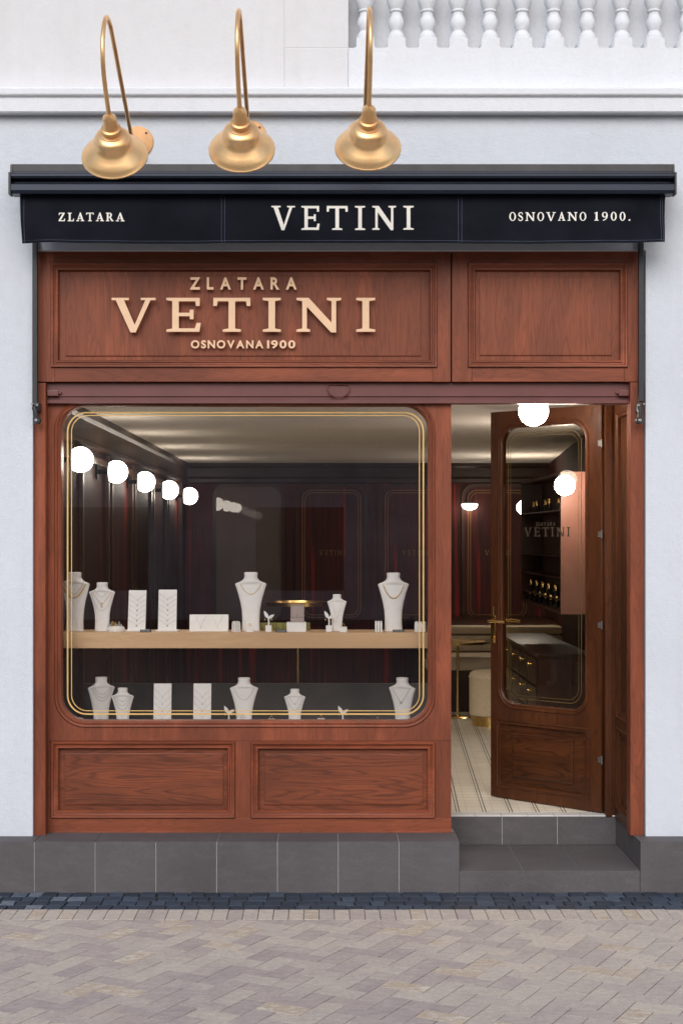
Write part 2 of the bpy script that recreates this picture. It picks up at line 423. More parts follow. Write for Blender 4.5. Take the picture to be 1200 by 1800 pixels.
# ------------------------------------------------------------------ serif glyphs (cap height 1)
def ell(cx, cy, rx, ry, n=28, rev=False):
    p = [(cx+rx*math.cos(2*math.pi*i/n), cy+ry*math.sin(2*math.pi*i/n)) for i in range(n)]
    return p[::-1] if rev else p
def stroke(pts, ws):
    P3 = catmull([(a, b, 0) for a, b in pts], 5); L = []; Rr = []
    for i, p in enumerate(P3):
        t = (P3[min(i+1, len(P3)-1)] - P3[max(i-1, 0)]).normalized()
        u = i/(len(P3)-1)*(len(ws)-1); k = min(int(u), len(ws)-2); wv = ws[k]*(1-(u-k)) + ws[k+1]*(u-k)
        L.append((p.x - t.y*wv/2, p.y + t.x*wv/2)); Rr.append((p.x + t.y*wv/2, p.y - t.x*wv/2))
    return L + Rr[::-1]
def glyph(ch, s=.20, t=.065, b=.03):
    """returns (loops, width)"""
    if ch == 'I':
        w_ = .52; c = w_/2
        return [[(0,0),(w_,0),(w_,t),(c+s/2,t+b),(c+s/2,1-t-b),(w_,1-t),(w_,1),(0,1),(0,1-t),(c-s/2,1-t-b),(c-s/2,t+b),(0,t)]], w_
    if ch == 'E':
        x0 = .17; w_ = .98
        return [[(0,0),(w_-.02,0),(w_+.02,.26),(w_-.10,.26),(w_-.15,.10),(x0+s,.10),(x0+s,.46),(w_-.30,.46),(w_-.30,.37),(w_-.19,.37),(w_-.19,.65),(w_-.30,.65),(w_-.30,.56),(x0+s,.56),(x0+s,.90),(w_-.14,.90),(w_-.12,.76),(w_-.01,.76),(w_-.01,1),(0,1),(0,1-t),(x0,1-t-b),(x0,t+b),(0,t)]], w_
    if ch == 'T':
        w_ = 1.08; c = w_/2
        return [[(c-.26,0),(c+.26,0),(c+.26,t),(c+s/2,t+b),(c+s/2,.90),(w_-.13,.90),(w_-.11,.76),(w_,.76),(w_-.01,1),(.01,1),(0,.76),(.11,.76),(.13,.90),(c-s/2,.90),(c-s/2,t+b),(c-.26,t)]], w_
    if ch == 'V':
        w_ = 1.28
        return [[(.55,-.02),(.70,-.02),(1.13,.93),(1.28,1-t),(1.28,1),(.85,1),(.85,1-t),(.98,.93),(.67,.20),(.36,.93),(.50,1-t),(.50,1),(0,1),(0,1-t),(.12,.93)]], w_
    if ch == 'N':
        w_ = 1.32; k = s*.72
        return [[(0,0),(.40,0),(.40,t),(.17+k,t+b),(.17+k,.74),(1.02,-.02),(1.17,-.02),(1.17,1-t-b),(1.32,1-t),(1.32,1),(.90,1),(.90,1-t),(1.17-k,1-t-b),(1.17-k,.27),(.36,1),(0,1),(0,1-t),(.17,1-t-b),(.17,t+b),(0,t)]], w_
    if ch == 'L':
        return [[(0,0),(.70,0),(.74,.30),(.65,.30),(.58,.09),(.13+s,.09),(.13+s,1-t-b),(.46,1-t),(.46,1),(0,1),(0,1-t),(.13,1-t-b),(.13,t+b),(0,t)]], .74
    if ch == 'Z':
        return [[(0,0),(.70,0),(.74,.30),(.65,.30),(.58,.10),(.24,.10),(.70,.93),(.70,1),(.04,1),(.01,.72),(.09,.72),(.16,.90),(.46,.90),(0,.07)]], .74
    if ch == 'A':
        return [[(0,0),(.34,0),(.34,t),(.24,t+.01),(.30,.27),(.58,.27),(.66,t+.01),(.55,t),(.55,0),(.98,0),(.98,t),(.88,t+.01),(.55,1.02),(.44,1.02),(.12,t+.01),(0,t)],[(.335,.36),(.55,.36),(.445,.70)]], .98
    if ch == 'R':
        return [[(0,0),(.42,0),(.42,t),(.33,t+.02),(.33,.44),(.42,.44),(.68,0),(.95,0),(.95,t),(.86,t+.02),(.60,.48),(.71,.58),(.76,.73),(.71,.88),(.60,.97),(.46,1),(0,1),(0,1-t),(.12,1-t-.02),(.12,t+.02),(0,t)],[(.33,.53),(.42,.53),(.51,.59),(.55,.73),(.51,.86),(.42,.91),(.33,.91)]], .95
    if ch == 'O': return [ell(.45,.5,.45,.52), ell(.45,.5,.26,.44,28,True)], .90
    if ch == '0': return [ell(.31,.5,.31,.52), ell(.31,.5,.145,.44,28,True)], .62
    if ch == 'S': return [stroke([(.58,.72),(.55,.88),(.34,.97),(.12,.86),(.12,.66),(.32,.53),(.54,.38),(.56,.16),(.34,.03),(.10,.10),(.06,.30)], [.05,.10,.09,.13,.17,.20,.17,.13,.09,.10,.05])], .66
    if ch == '9': return [[(.12,-.02),(.38,.08),(.56,.30),(.62,.60),(.57,.86),(.44,.99),(.30,1.02),(.11,.94),(.01,.73),(.05,.50),(.17,.38),(.30,.36),(.44,.42),(.36,.20),(.10,.05)], ell(.31,.69,.135,.25,20,True)], .62
    if ch == '1': return [[(.04,0),(.48,0),(.48,t),(.36,t+.02),(.36,1.02),(.28,1.02),(.04,.90),(.04,.84),(.17,.86),(.17,t+.02),(.04,t)]], .50
    if ch == '.': return [ell(.12,.09,.10,.10,12)], .24
    return [], .4
def put_glyph(bm, ch, px0, px1, pyt, pyb, Y, th, fn=None, **k):
    loops, w_ = glyph(ch, **k)
    if not loops: return
    x0, x1 = PX(px0, Y), PX(px1, Y); zb, zt = PZ(pyb, Y), PZ(pyt, Y)
    L = [[(x0 + x/w_*(x1-x0), zb + z*(zt-zb)) for x, z in lp] for lp in loops]
    plate(bm, L, Y-th, Y, fn)
def text_line(txt, px0, px1, track=.28, **k):
    """returns [(ch, px0, px1)] fitting the run"""
    ws = [glyph(c, **k)[1] for c in txt]
    tot = sum(ws) + track*(len(txt)-1); s_ = (px1-px0)/tot; x = px0; out = []
    for c, w_ in zip(txt, ws):
        out.append((c, x, x+w_*s_)); x += (w_+track)*s_
    return out
def sans_mesh(ch, off=.030):
    cu = bpy.data.curves.new("f", 'FONT'); cu.body = ch; cu.size = 1; cu.offset = off; cu.extrude = .5; cu.resolution_u = 6
    o = bpy.data.objects.new("f", cu); me = bpy.data.meshes.new_from_object(o)
    bpy.data.objects.remove(o); bpy.data.curves.remove(cu); return me
def sans_line(txt, px0, px1, pyt, pyb, Y, th, track, space=.45):
    """list of bmeshes, one per character"""
    caph = None; items = []
    for c in txt:
        if c == ' ': items.append(None); continue
        me = sans_mesh(c); xs = [v.co.x for v in me.vertices]; items.append((me, min(xs), max(xs)))
    ref = sans_mesh('T'); ys = [v.co.y for v in ref.vertices]; y0, y1 = min(ys), max(ys); ch_ = y1-y0
    ws = [space*ch_ if it is None else it[2]-it[1] for it in items]
    tot = sum(ws) + track*ch_*(len(ws)-1)
    X0, X1, zb, zt = PX(px0, Y), PX(px1, Y), PZ(pyb, Y), PZ(pyt, Y)
    sx_ = (X1-X0)/tot; sz_ = (zt-zb)/ch_; x = X0; out = []
    for it, w_ in zip(items, ws):
        if it:
            bm = new(); bm.from_mesh(it[0])
            for v in bm.verts:
                a, b_, e = v.co; v.co = Vector((x + (a-it[1])*sx_, Y - th/2 - e*th, zb + (b_-y0)*sz_))
            bmesh.ops.remove_doubles(bm, verts=bm.verts, dist=1e-6)
            bm.verts.ensure_lookup_table(); out.append(bm)
        x += (w_ + track*ch_)*sx_
    return out

bottle_dark = plain("dark_window_glass", (.03, .032, .035), .15)
red_awn = plain("red_blind", (.50, .05, .04), .8)
# ================================================================== GROUND
YF = -.245            # plinth front plane
def set_tone(o, tones):
    a = o.data.attributes.new("tone", 'FLOAT', 'FACE')
    for i, t in enumerate(tones): a.data[i].value = t
def bricks(name, quads, mat, z0=.0, depth=.012, jit=.0008, cham=.0010):
    """quads: list of (4 xy corners, tone)"""
    bm = new(); tones = []
    for q, t in quads:
        c = sum((Vector(p) for p in q), Vector((0, 0)))/len(q)
        dz = random.uniform(-jit, jit); tx = random.uniform(-.006, .006); ty = random.uniform(-.006, .006)
        lo = []; hi = []; top = []
        for p in q:
            p = Vector(p); d = (c-p).normalized()
            pz = z0 + dz + tx*(p.x-c.x) + ty*(p.y-c.y)
            i = p + d*cham*1.4
            lo.append(bm.verts.new((p.x, p.y, z0-depth))); hi.append(bm.verts.new((p.x, p.y, pz-cham*.8))); top.append(bm.verts.new((i.x, i.y, pz)))
        n = len(q)
        bm.faces.new(top); tones.append(t)
        for k in range(n):
            j = (k+1) % n
            bm.faces.new((hi[k], hi[j], top[j], top[k])); bm.faces.new((lo[k], lo[j], hi[j], hi[k])); tones += [t*.9, t*.8]
    o = obj(name, bm, mat); set_tone(o, tones); return o

# base sheet to the horizon
bm = new(); box(bm, -60, 60, -80, YF+.3, -.30, -.010)
struct(obj("ground", bm, sand))
# herringbone of long clay pavers, laid at 62 degrees
BL, BW, G = .186, .093, .0038
ang = R(62); ux = Vector((math.cos(ang), math.sin(ang))); uy = Vector((-math.sin(ang), math.cos(ang)))
YS1 = 7.065 - D       # near edge of the soldier course
quads = []
def clipped(q, ymax):
    out = []
    for i in range(len(q)):
        a, b = q[i], q[(i+1) % len(q)]
        ina, inb = a.y <= ymax, b.y <= ymax
        if ina: out.append(a)
        if ina != inb:
            t = (ymax-a.y)/(b.y-a.y); out.append(a + (b-a)*t)
    return out
def tone_at(c):
    r = random.random()
    base = .24 + .37*r
    blotch = math.sin(c.x*1.7+2)*math.cos(c.y*2.3+1)
    base += .10*(c.x > .5) + .06*blotch
    if random.random() < .04: base = .80
    if random.random() < .04: base = .9
    return min(1, max(0, base))
wdt = BW
K = 2   # a paver is two widths long
def brick_q(i, j, horiz):
    """cell units of one paver width"""
    if horiz: x0, x1, y0, y1 = i, i+K, j, j+1
    else: x0, x1, y0, y1 = i, i+1, j, j+K
    g = G/wdt/2
    pts = [(x0+g, y0+g), (x1-g, y0+g), (x1-g, y1-g), (x0+g, y1-g)]
    O = Vector((-.3, -2.2))
    return [O + ux*(px_*wdt) + uy*(py_*wdt) for px_, py_ in pts]
seen = set()
for j in range(-90, 90):
    for k in range(-20, 20):
        # row j : horizontal paver starts at j + 2K k ; vertical paver starts just after it
        for hz, i0, j0 in ((True, j + 2*K*k, j), (False, j + 2*K*k + K, j - K + 1)):
            q = brick_q(i0, j0, hz)
            c = sum(q, Vector((0, 0)))/4
            if not (-4.2 < c.x < 4.4 and -4.6 < c.y < YS1+.15): continue
            q = clipped(q, YS1-.002)
            if len(q) >= 3:
                xs = [p.y for p in q]
                if max(xs)-min(xs) > .006: quads.append((q, tone_at(c)))
struct(bricks("paving", quads, paver))
# soldier course
quads = []
x = -4.2; YS0 = 7.253 - D
while x < 4.4:
    quads.append(([Vector((x+.0015, YS1+.0015)), Vector((x+.0681, YS1+.0015)), Vector((x+.0681, YS0-.0015)), Vector((x+.0015, YS0-.0015))], min(1, random.uniform(.35, .8)+.1*(random.random() < .2)))); x += .0696
struct(bricks("border_course", quads, paver, .001))
# black cobble gutter, four rough rows
quads = []
rows = 4; dy = (YF - YS0)/rows
for r_ in range(rows):
    x = -4.3 + random.random()*.05
    while x < 4.4:
        w_ = random.uniform(.066, .098); j = lambda: random.uniform(-.004, .004)
        y0, y1 = YS0 + r_*dy + .0025, YS0 + (r_+1)*dy - .0025
        t = random.betavariate(1.6, 2.6)*.9
        if x < -1.0 and random.random() < .18: t = .97
        q = [Vector((x+.003+j(), y0+j()*.4)), Vector((x+w_-.003+j(), y0+j()*.4)), Vector((x+w_-.003+j(), y1+j()*.3)), Vector((x+.003+j(), y1+j()*.3))]
        quads.append((q, t)); x += w_
struct(bricks("cobble_gutter", quads, cobble, -.001, .008, .002, .003))

# ================================================================== TOWNHOUSE (walls, cornice, parapet, balusters, plinth)
house = thing("townhouse", "white rendered townhouse front with cornice and balustrade above the jewellery shop", "building", (0, 0, 0))
YW = -.10
xl, xr = PX(58, YW), PX(1134, YW)
zbase = PZ(1480, YF)          # plinth top
zc0 = PZ(203, YW)             # cornice underside
zhead = PZ(434, YW)
bm = new()
box(bm, -6, xl, YW, .35, zbase, zc0+.12)
box(bm, xr, 6, YW, .35, zbase, zc0+.12)
box(bm, xl, xr, YW, .35, PZ(440, YW), zc0+.12)
obj("wall", bm, wall_paint, house)
# cornice
bm = new()
def extr(bm, prof, x0, x1, mi=0):
    """prof (y,z) polygon extruded along x"""
    a = [bm.verts.new((x0, y, z)) for y, z in prof]; b = [bm.verts.new((x1, y, z)) for y, z in prof]
    n = len(prof)
    for i in range(n):
        j = (i+1) % n; f = bm.faces.new((a[i], a[j], b[j], b[i])); f.material_index = mi
    bm.faces.new(a[::-1]); bm.faces.new(b)
z1 = PZ(170, 7.70-D); yA = 7.70-D; yB = yA-.018; z2 = PZ(152, yB)
cp = [(YW+.05, zc0), (yA+.006, zc0), (yA, zc0+.006), (yA, z1-.004), (yB+.004, z1+.004), (yB, z1+.010), (yB, z2-.010), (yB+.010, z2), (YW+.05, z2+.02)]
extr(bm, cp, -6, 6); obj("cornice", bm, trim_paint, house)
# upper wall slabs (joints are real gaps), parapet with scalloped slots
YU = -.06
zt = 6.4; zc = z2 - .01
bm = new()
g = .0012
box(bm, -6, PX(500, YU)-g, YU, .3, zc, zt, .003)
box(bm, PX(500, YU)+g, PX(612, YU)-.001, YU+.002, .3, PZ(84, YU)+g, zt, .003)
box(bm, PX(500, YU)+g, PX(612, YU)-g*.4, YU, .3, zc, PZ(84, YU)-g*.6, .003)
box(bm, -6, PX(612, YU), YU+.0035, .29, zc+.01, zt-.01)
obj("upper_wall", bm, upper_paint, house)
cent = [642, 697, 752, 806, 862, 919, 975, 1034, 1095, 1152, 1210, 1268, 1326]
bm = new(); loop = []
xL = PX(612, YU)+g; zbot = zc
zf = PZ(66, YU); zs = PZ(84, YU)
pts = [(xL, zbot), (6, zbot), (6, zf)]
prev = None
rev = []
for c in reversed(cent):
    xc = PX(c, YU); hw = 15.5*(D+YU)/F
    rev.append((xc+hw, zf)); rev.append((xc-hw, zf))
pts.append((rev[0][0]+.12, zf))
full = pts + []
# build scalloped edge from right to left
for i in range(0, len(rev), 2):
    full.append(rev[i]); full.append(rev[i+1])
    xa = rev[i+1][0]; xb = rev[i+2][0] if i+2 < len(rev) else xL
    ww = xa-xb; rr = min(.014, ww/2.2)
    for k in range(0, 5):
        a = R(90*k/4); full.append((xa - rr + rr*math.cos(a), zs + rr - rr*math.sin(a)))
    if i+2 < len(rev):
        for k in range(0, 5):
            a = R(90*k/4); full.append((xb + rr - rr*math.sin(a), zs + rr - rr*math.cos(a)))
    else: full.append((xb, zs))
plate(bm, [full], YU, .10)
box(bm, PX(612, .1), 6, .10, .16, zc, zt)       # back of the niche
box(bm, xL, 6, YU, .10, PZ(-150, YU), zt)
obj("parapet", bm, trim_paint, house)
bm_p = [(15.5, 84), (15.5, 62), (14.5, 58), (11, 53), (10, 51), (11.5, 47), (13.8, 41), (14.2, 36), (13, 30), (10.5, 25), (9.5, 21), (9.8, 18), (12, 16.5), (12.3, 14.5), (11, 13), (13.5, 8), (16.5, 0), (18, -10), (17, -24), (13, -42), (9.5, -58), (9, -70), (12, -74), (12, -78), (15.5, -82), (15.5, -150)]
for i, c in enumerate(cent):
    bm = new(); k = (D+YU)/F
    lathe(bm, [(r*k, PZ(y, YU)) for r, y in bm_p], 28, Matrix.Translation((PX(c, YU), YU+15.5*k+.002, 0)))
    obj("baluster", bm, trim_paint, house, True)
# plinth of anthracite tiles
zt_p = zbase; tread = PZ(1532, YF); Yr = 8.266-D; zfl = PZ(1433, Yr)
xs0, xs1 = PX(807, YF), PX(1125, YF)
def tiles(bm, x0, x1, edges, y, z0, z1, axis='y', thick=.004, gap=.0035):
    """vertical tiles standing proud of the core face at y"""
    xs = [x0] + [e for e in edges if x0+.01 < e < x1-.01] + [x1]
    for a, b in zip(xs, xs[1:]):
        if axis == 'y': box(bm, a+gap/2, b-gap/2, y-thick, y+.002, z0, z1, .0012)
        elif axis == 'z': box(bm, a+gap/2, b-gap/2, z0, z1, y-.002, y+thick, .0012)
        elif axis == 'x': box(bm, y-thick, y+.002, a+gap/2, b-gap/2, z0, z1, .0012)
joints = [PX(60.5+106.75*i, YF) for i in range(-12, 20)]
def plinth(x0, x1, name):
    bm = new()
    box(bm, x0+.004, x1-.004, YF+.004, .30, -.2, zt_p-.004, mi=1)
    tiles(bm, x0, x1, joints, YF+.004, 0-.03, zt_p-.003)
    tiles(bm, x0, x1, joints, zt_p-.004, YF+.006, .02, 'z')
    return bm
bm = plinth(-6, xs0, ""); 
box(bm, xs0-.006, xs0, YF+.004, Yr, -.03, zt_p-.001, .001)
obj("plinth", bm, [tile, grout], house)
bm = new()
box(bm, xs1+.004, 6, YF+.004, .30, -.2, zt_p-.004, mi=1)
box(bm, xs1, PX(1240, YF), YF, YF+.006, -.03, zt_p-.003, .0012)
tiles(bm, PX(1240, YF)+.003, 6, joints, YF+.004, -.03, zt_p-.003)
box(bm, xs1, 6, YF+.006, YW+.02, zt_p-.006, zt_p, .001)
tiles(bm, YF+.006, Yr, [PX(1125, YF) and (YF+.36)], xs1+.004, tread, zt_p-.003, 'x')
obj("plinth", bm, [tile, grout], house)
# entrance step
bm = new()
box(bm, xs0+.002, xs1+.002, YF+.012, Yr+.5, -.2, tread-.004, mi=1)
box(bm, xs0+.003, xs1-.0, YF+.008, YF+.014, -.03, tread-.001, .001)
tj = [PX(912, -.05), PX(1013, -.05)]
tiles(bm, xs0+.002, xs1-.001, tj, tread-.004, YF+.016, Yr-.004, 'z')
box(bm, xs0+.0, 1.62, Yr+.004, Yr+.5, tread, zfl-.006, mi=1)
tiles(bm, xs0-.04, 1.56, [PX(882, Yr), PX(979, Yr)], Yr+.004, tread+.002, zfl-.008)
obj("step", bm, [tile, grout], house)

# ================================================================== SHOPFRONT
shop = thing("shopfront", "stained oak shopfront with panelled sign board, rounded display window and open glazed door", "shopfront", (0, 0, zbase))
def panel(parent, name, px0, px1, py0, py1, Y, rpx, field, frame_m, field_m, depth=.024, fn=None):
    """sunk panel: bolection moulding (a thin ring), sunk margin and a raised field"""
    x0, x1, z0, z1 = PX(px0, Y), PX(px1, Y), PZ(py1, Y), PZ(py0, Y)
    bm = new()
    mw = rpx*(D+Y)/F
    L = rrect(x0+mw, x1-mw, z0+mw, z1-mw)
    prof = [(0, Y+depth), (0, Y+.004), (.1*mw, Y-.001), (.28*mw, Y-.001), (.36*mw, Y+.004), (.55*mw, Y+.001), (.70*mw, Y-.010), (.9*mw, Y-.012), (mw, Y-.007), (mw, Y+.004)]
    sweep(bm, L, prof, fn)
    m = obj(name + "_moulding", bm, frame_m, parent, True)
    bm = new()
    fx0, fx1, fz0, fz1 = PX(field[0], Y), PX(field[1], Y), PZ(field[3], Y), PZ(field[2], Y)
    plate(bm, [rrect(x0+mw*.5, x1-mw*.5, z0+mw*.5, z1-mw*.5)], Y+depth-.001, Y+depth+.01, fn)
    FL = rrect(fx0, fx1, fz0, fz1)
    sweep(bm, FL, [(-.004, Y+depth-.0075), (0, Y+depth-.0065), (.0005, Y+depth)], fn)
    c0 = len(bm.verts)
    plate(bm, [rrect(fx0+.004, fx1-.004, fz0+.004, fz1-.004)], Y+depth-.0075, Y+depth-.003, fn)
    obj(name + "_field", bm, field_m, parent)
def holed(px0, px1, py0, py1, holes, Y, Yb, fn=None):
    bm = new(); L = [rrect(PX(px0, Y), PX(px1, Y), PZ(py1, Y), PZ(py0, Y))]
    for h in holes:
        L.append(rrect(PX(h[0], Y), PX(h[1], Y), PZ(h[3], Y), PZ(h[2], Y), h[4] if len(h) > 4 else 0)[::-1])
    plate(bm, L, Y, Yb, fn); return bm
# --- sign board
YB = -.065
def framed(parent, px0, px1, py0, py1, hole, Y, th, mat_v, mat_h, prefix):
    """rails and stiles butted round a rectangular hole"""
    h = hole
    for a, b in ((px0, h[0]-.35), (h[1]+.35, px1)):
        bm = new(); pbox(bm, a, b, py0, py1, Y, Y+th, .0015); obj(prefix + "_stile", bm, mat_v, parent)
    for a, b in ((py0+.3, h[2]), (h[3], py1-.3)):
        bm = new(); pbox(bm, h[0], h[1], a, b, Y+.0008, Y+th, .001); obj(prefix + "_rail", bm, mat_h, parent)
framed(shop, 63, 791.5, 432, 671, (97, 760, 469, 640), YB, .06, wood_v, wood_h, "sign_board")
panel(shop, "sign_panel", 90, 768, 462, 646, YB, 13, (115, 740, 484, 625), wood_h, wood_pv)
framed(shop, 794, 1122, 432, 671, (829, 1096, 469, 640), YB, .06, wood_v, wood_h, "sign_board")
panel(shop, "sign_panel", 822, 1102, 462, 646, YB, 13, (843, 1075, 485, 624), wood_h, wood_pv)
bm = new(); pbox(bm, 60, 1126, 425, 672, YB+.062, .02); obj("backing_board", bm, dark_wood, shop)
bm = new(); pbox(bm, 66, 1122, 425, 431.5, YB-.02, YB+.03, .002); obj("head_flashing", bm, plain("zinc_strip", (.22, .20, .18), .5, .3), shop)
# --- pilasters
YPi = -.075
bm = new(); pbox(bm, 60, 80.5, 673, 1469, YPi, .02, .003); obj("pilaster", bm, wood_v, shop)
bm = new(); pbox(bm, 1107, 1131.5, 672, 1469, YPi, .02, .003); obj("pilaster", bm, wood_v, shop)
# --- shutter housing under the board
bm = new()
zA, zB_, zC_, zD = PZ(673, -.03), PZ(698, -.03), PZ(702, -.03), PZ(709.5, -.03)
extr(bm, [(.04, zA), (-.030, zA), (-.030, zB_+.004), (-.022, zB_), (-.022, zC_), (-.034, zC_-.003), (-.034, zD+.002), (-.030, zD), (.04, zD)], PX(81.5), PX(1106))
hs = obj("shutter_housing", bm, maroon, shop)
bm = new()
cx_, cz_ = PX(595, -.04), PZ(676, -.04); pts = [(cx_-.052, -.036, cz_), (cx_-.054, -.040, cz_-.025), (cx_-.040, -.043, cz_-.050), (cx_-.012, -.045, cz_-.062), (cx_+.012, -.045, cz_-.062), (cx_+.040, -.043, cz_-.050), (cx_+.054, -.040, cz_-.025), (cx_+.052, -.036, cz_)]
tube(bm, catmull(pts, 5) , .0035, 8); tube(bm, [pts[0], pts[-1]], .0035, 8)
obj("pull_handle", bm, maroon, hs, True)
for s_, pxs in ((1, (83, 103)), (-1, (1087, 1105))):
    bm = new(); a, b = pxs
    pbox(bm, a, b, 686, 696, -.050, -.029, .003)
    if s_ > 0: pbox(bm, b-2, b+5, 688, 692, -.045, -.028, .001)
    else: pbox(bm, a-5, a+2, 688, 692, -.045, -.028, .001)
    obj("latch", bm, maroon, hs)
# --- display window frame with rounded opening
r45 = 47*D/F
win = obj("window_frame", holed(81.5, 792.5, 709, 1302, [(97, 765, 706.5+6, 1278, .15)], 0, .09), wood_v, shop)
bm = new(); Lw = rrect(PX(107), PX(753.5), PZ(1268), PZ(712.5), .125, 12)
mw = 10.5*D/F
sweep(bm, Lw, [(-.002, .075), (-.002, .03), (0, .012), (.3*mw, .004), (.55*mw, .006), (.6*mw, -.003), (.85*mw, -.007), (mw, -.004), (mw+.004, .002), (mw+.004, .03)])
obj("frame_moulding", bm, wood_v, win, True)
YG = .055
bm = new(); plate(bm, [rrect(PX(100, YG), PX(760, YG), PZ(1275, YG), PZ(706, YG), .13, 12)], YG, YG+.006)
obj("glass_pane", bm, glass, win)
for k, (off, wd) in enumerate(((0, 2.6), (7.5, 1.4))):
    bm = new(); Yl = YG-.003; s_ = (D+Yl)/F
    L = rrect(PX(118+off, Yl), PX(745-off, Yl), PZ(1256.5-off*.85, Yl), PZ(724+off*.75, Yl), (.10 - .017*k), 12)
    sweep(bm, L, [(0, Yl), (0, Yl+.0012), (-wd*s_, Yl+.0012), (-wd*s_, Yl)], closed_prof=True)
    obj("gold_line", bm, gold_leaf, win)
# --- stall riser below the window
for a, b in ((81.5, 97), (405, 449), (757, 792.5)):
    bm = new(); pbox(bm, a, b, 1302.5, 1437, .002, .09, .001); obj("riser_stile", bm, wood_v, shop)
bm = new(); pbox(bm, 81.5, 793, 1437.3, 1464, 0, .09, .002); obj("riser_rail", bm, wood_h, shop)
bm = new(); pbox(bm, 97.3, 756.7, 1302.6, 1311, .003, .085); obj("riser_rail", bm, wood_h, shop)
bm = new(); pbox(bm, 81, 794, 1461.5, 1466, -.008, .02, .0015); obj("base_bead", bm, wood_h, shop)
panel(shop, "riser_panel", 90, 413, 1303, 1438, 0, 13, (113.5, 392, 1325, 1416), wood_h, wood_ph, .026)
panel(shop, "riser_panel", 441, 764, 1304, 1438, 0, 13, (465, 743, 1326, 1416), wood_h, wood_ph, .026)
# side of the window box facing the doorway
bm = new(); box(bm, PX(793)-.03, PX(793)-.001, .092, .44, zbase, PZ(700)); obj("side_panel", bm, wood_v, shop)
# --- entrance lining on the right: reveal with two sunk panels, then the door post
XR = 1.530
fnR = lambda c: Vector((XR + c.y, -c.x, c.z))         # panel x runs from back to front
def rplate(bm, y0, y1, z0, z1, d0, d1): box(bm, XR+d0, XR+d1, y0, y1, z0, z1, .001)
ztop = PZ(700)
bm = new(); zr0 = zt_p+.002
yb0, yb1 = -.055, .40       # reveal runs from the front to the post
pa, pb = yb0+.075, yb1-.045
zP = [(PZ(1432, .1), PZ(1292, .1)), (PZ(1268, .1), PZ(722, .1))]
rplate(bm, yb0, pa, zr0, ztop, 0, .05); rplate(bm, pb, yb1, zr0, ztop, 0, .05)
rplate(bm, pa+.001, pb-.001, zr0, zP[0][0], .0006, .05); rplate(bm, pa+.001, pb-.001, zP[0][1], zP[1][0], .0006, .05); rplate(bm, pa+.001, pb-.001, zP[1][1], ztop, .0006, .05)
rplate(bm, pa-.01, pb+.01, zr0, ztop, .02, .045)
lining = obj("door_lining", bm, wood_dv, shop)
for z0_, z1_ in zP:
    bm = new(); L = [(-pb, z0_), (-pa, z0_), (-pa, z1_), (-pb, z1_)]
    sweep(bm, L, [(-.020, .02), (-.020, .006), (-.012, .002), (-.006, .004), (0, -.004), (.006, -.006), (.010, 0)], fnR)
    L2 = [(-pb+.055, z0_+.055), (-pa-.055, z0_+.055), (-pa-.055, z1_-.055), (-pb+.055, z1_-.055)]
    sweep(bm, L2, [(-.012, .011), (0, .013), (.001, .02)], fnR)
    plate(bm, [[(x+(.012 if x < -.5*(pa+pb) else -.012), z+(.012 if z < .5*(z0_+z1_) else -.012)) for x, z in L2]], .011, .016, fnR)
    obj("lining_panel", bm, wood_dv, lining, True)
bm = new(); box(bm, PX(1062, .43), PX(1074, .43), .405, .50, zfl-.01, ztop, .003); box(bm, PX(1072, .43), 1.62, .41, .52, zfl-.02, ztop)
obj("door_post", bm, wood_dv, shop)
bm = new(); box(bm, PX(793)-.02, 1.60, .09, .50, 2.47, 2.52); obj("porch_soffit", bm, ceil_m, shop)
bm = new(); box(bm, PX(760), 1.6, .02, .09, PZ(708), 2.6); box(bm, PX(60), PX(800), .10, .14, PZ(704), 2.6); obj("lintel", bm, dark_wood, shop)

# --- the open door (local x from the hinge to the free edge, +y to the street)
hX, hY = PX(1056, .453), .453; fX, fY = PX(862, .993), .993
dv = Vector((fX-hX, fY-hY)); DL = dv.length; dv.normalize()
door_rot = math.atan2(dv.y, dv.x)
nv = Vector((-dv.y, dv.x))      # local +y
if nv.y > 0: raise Exception("flip")
def du(px):   # photo x -> distance along the door face
    k = (px-570)/F
    return (k*(D+hY) - hX)/(dv.x - k*dv.y)
def dz(px, py):
    u = du(px); return H - (py-940)*(D+hY+u*dv.y)/F
zd0, zd1 = zfl+.006, dz(862, 725)
th = .045
def fnD(c): return c            # local coordinates: (u, y, z)
door = bpy.data.objects.new("door", None)
# door body: stiles, rails
gu0, gu1 = du(1030), du(878)          # glass opening
gz0, gz1 = dz(950, 1246), dz(950, 745)
pu0, pu1 = du(1033), du(873)
pz0, pz1 = dz(950, 1393), dz(950, 1273)
def mir(c): return Vector((c.x, c.y, c.z))
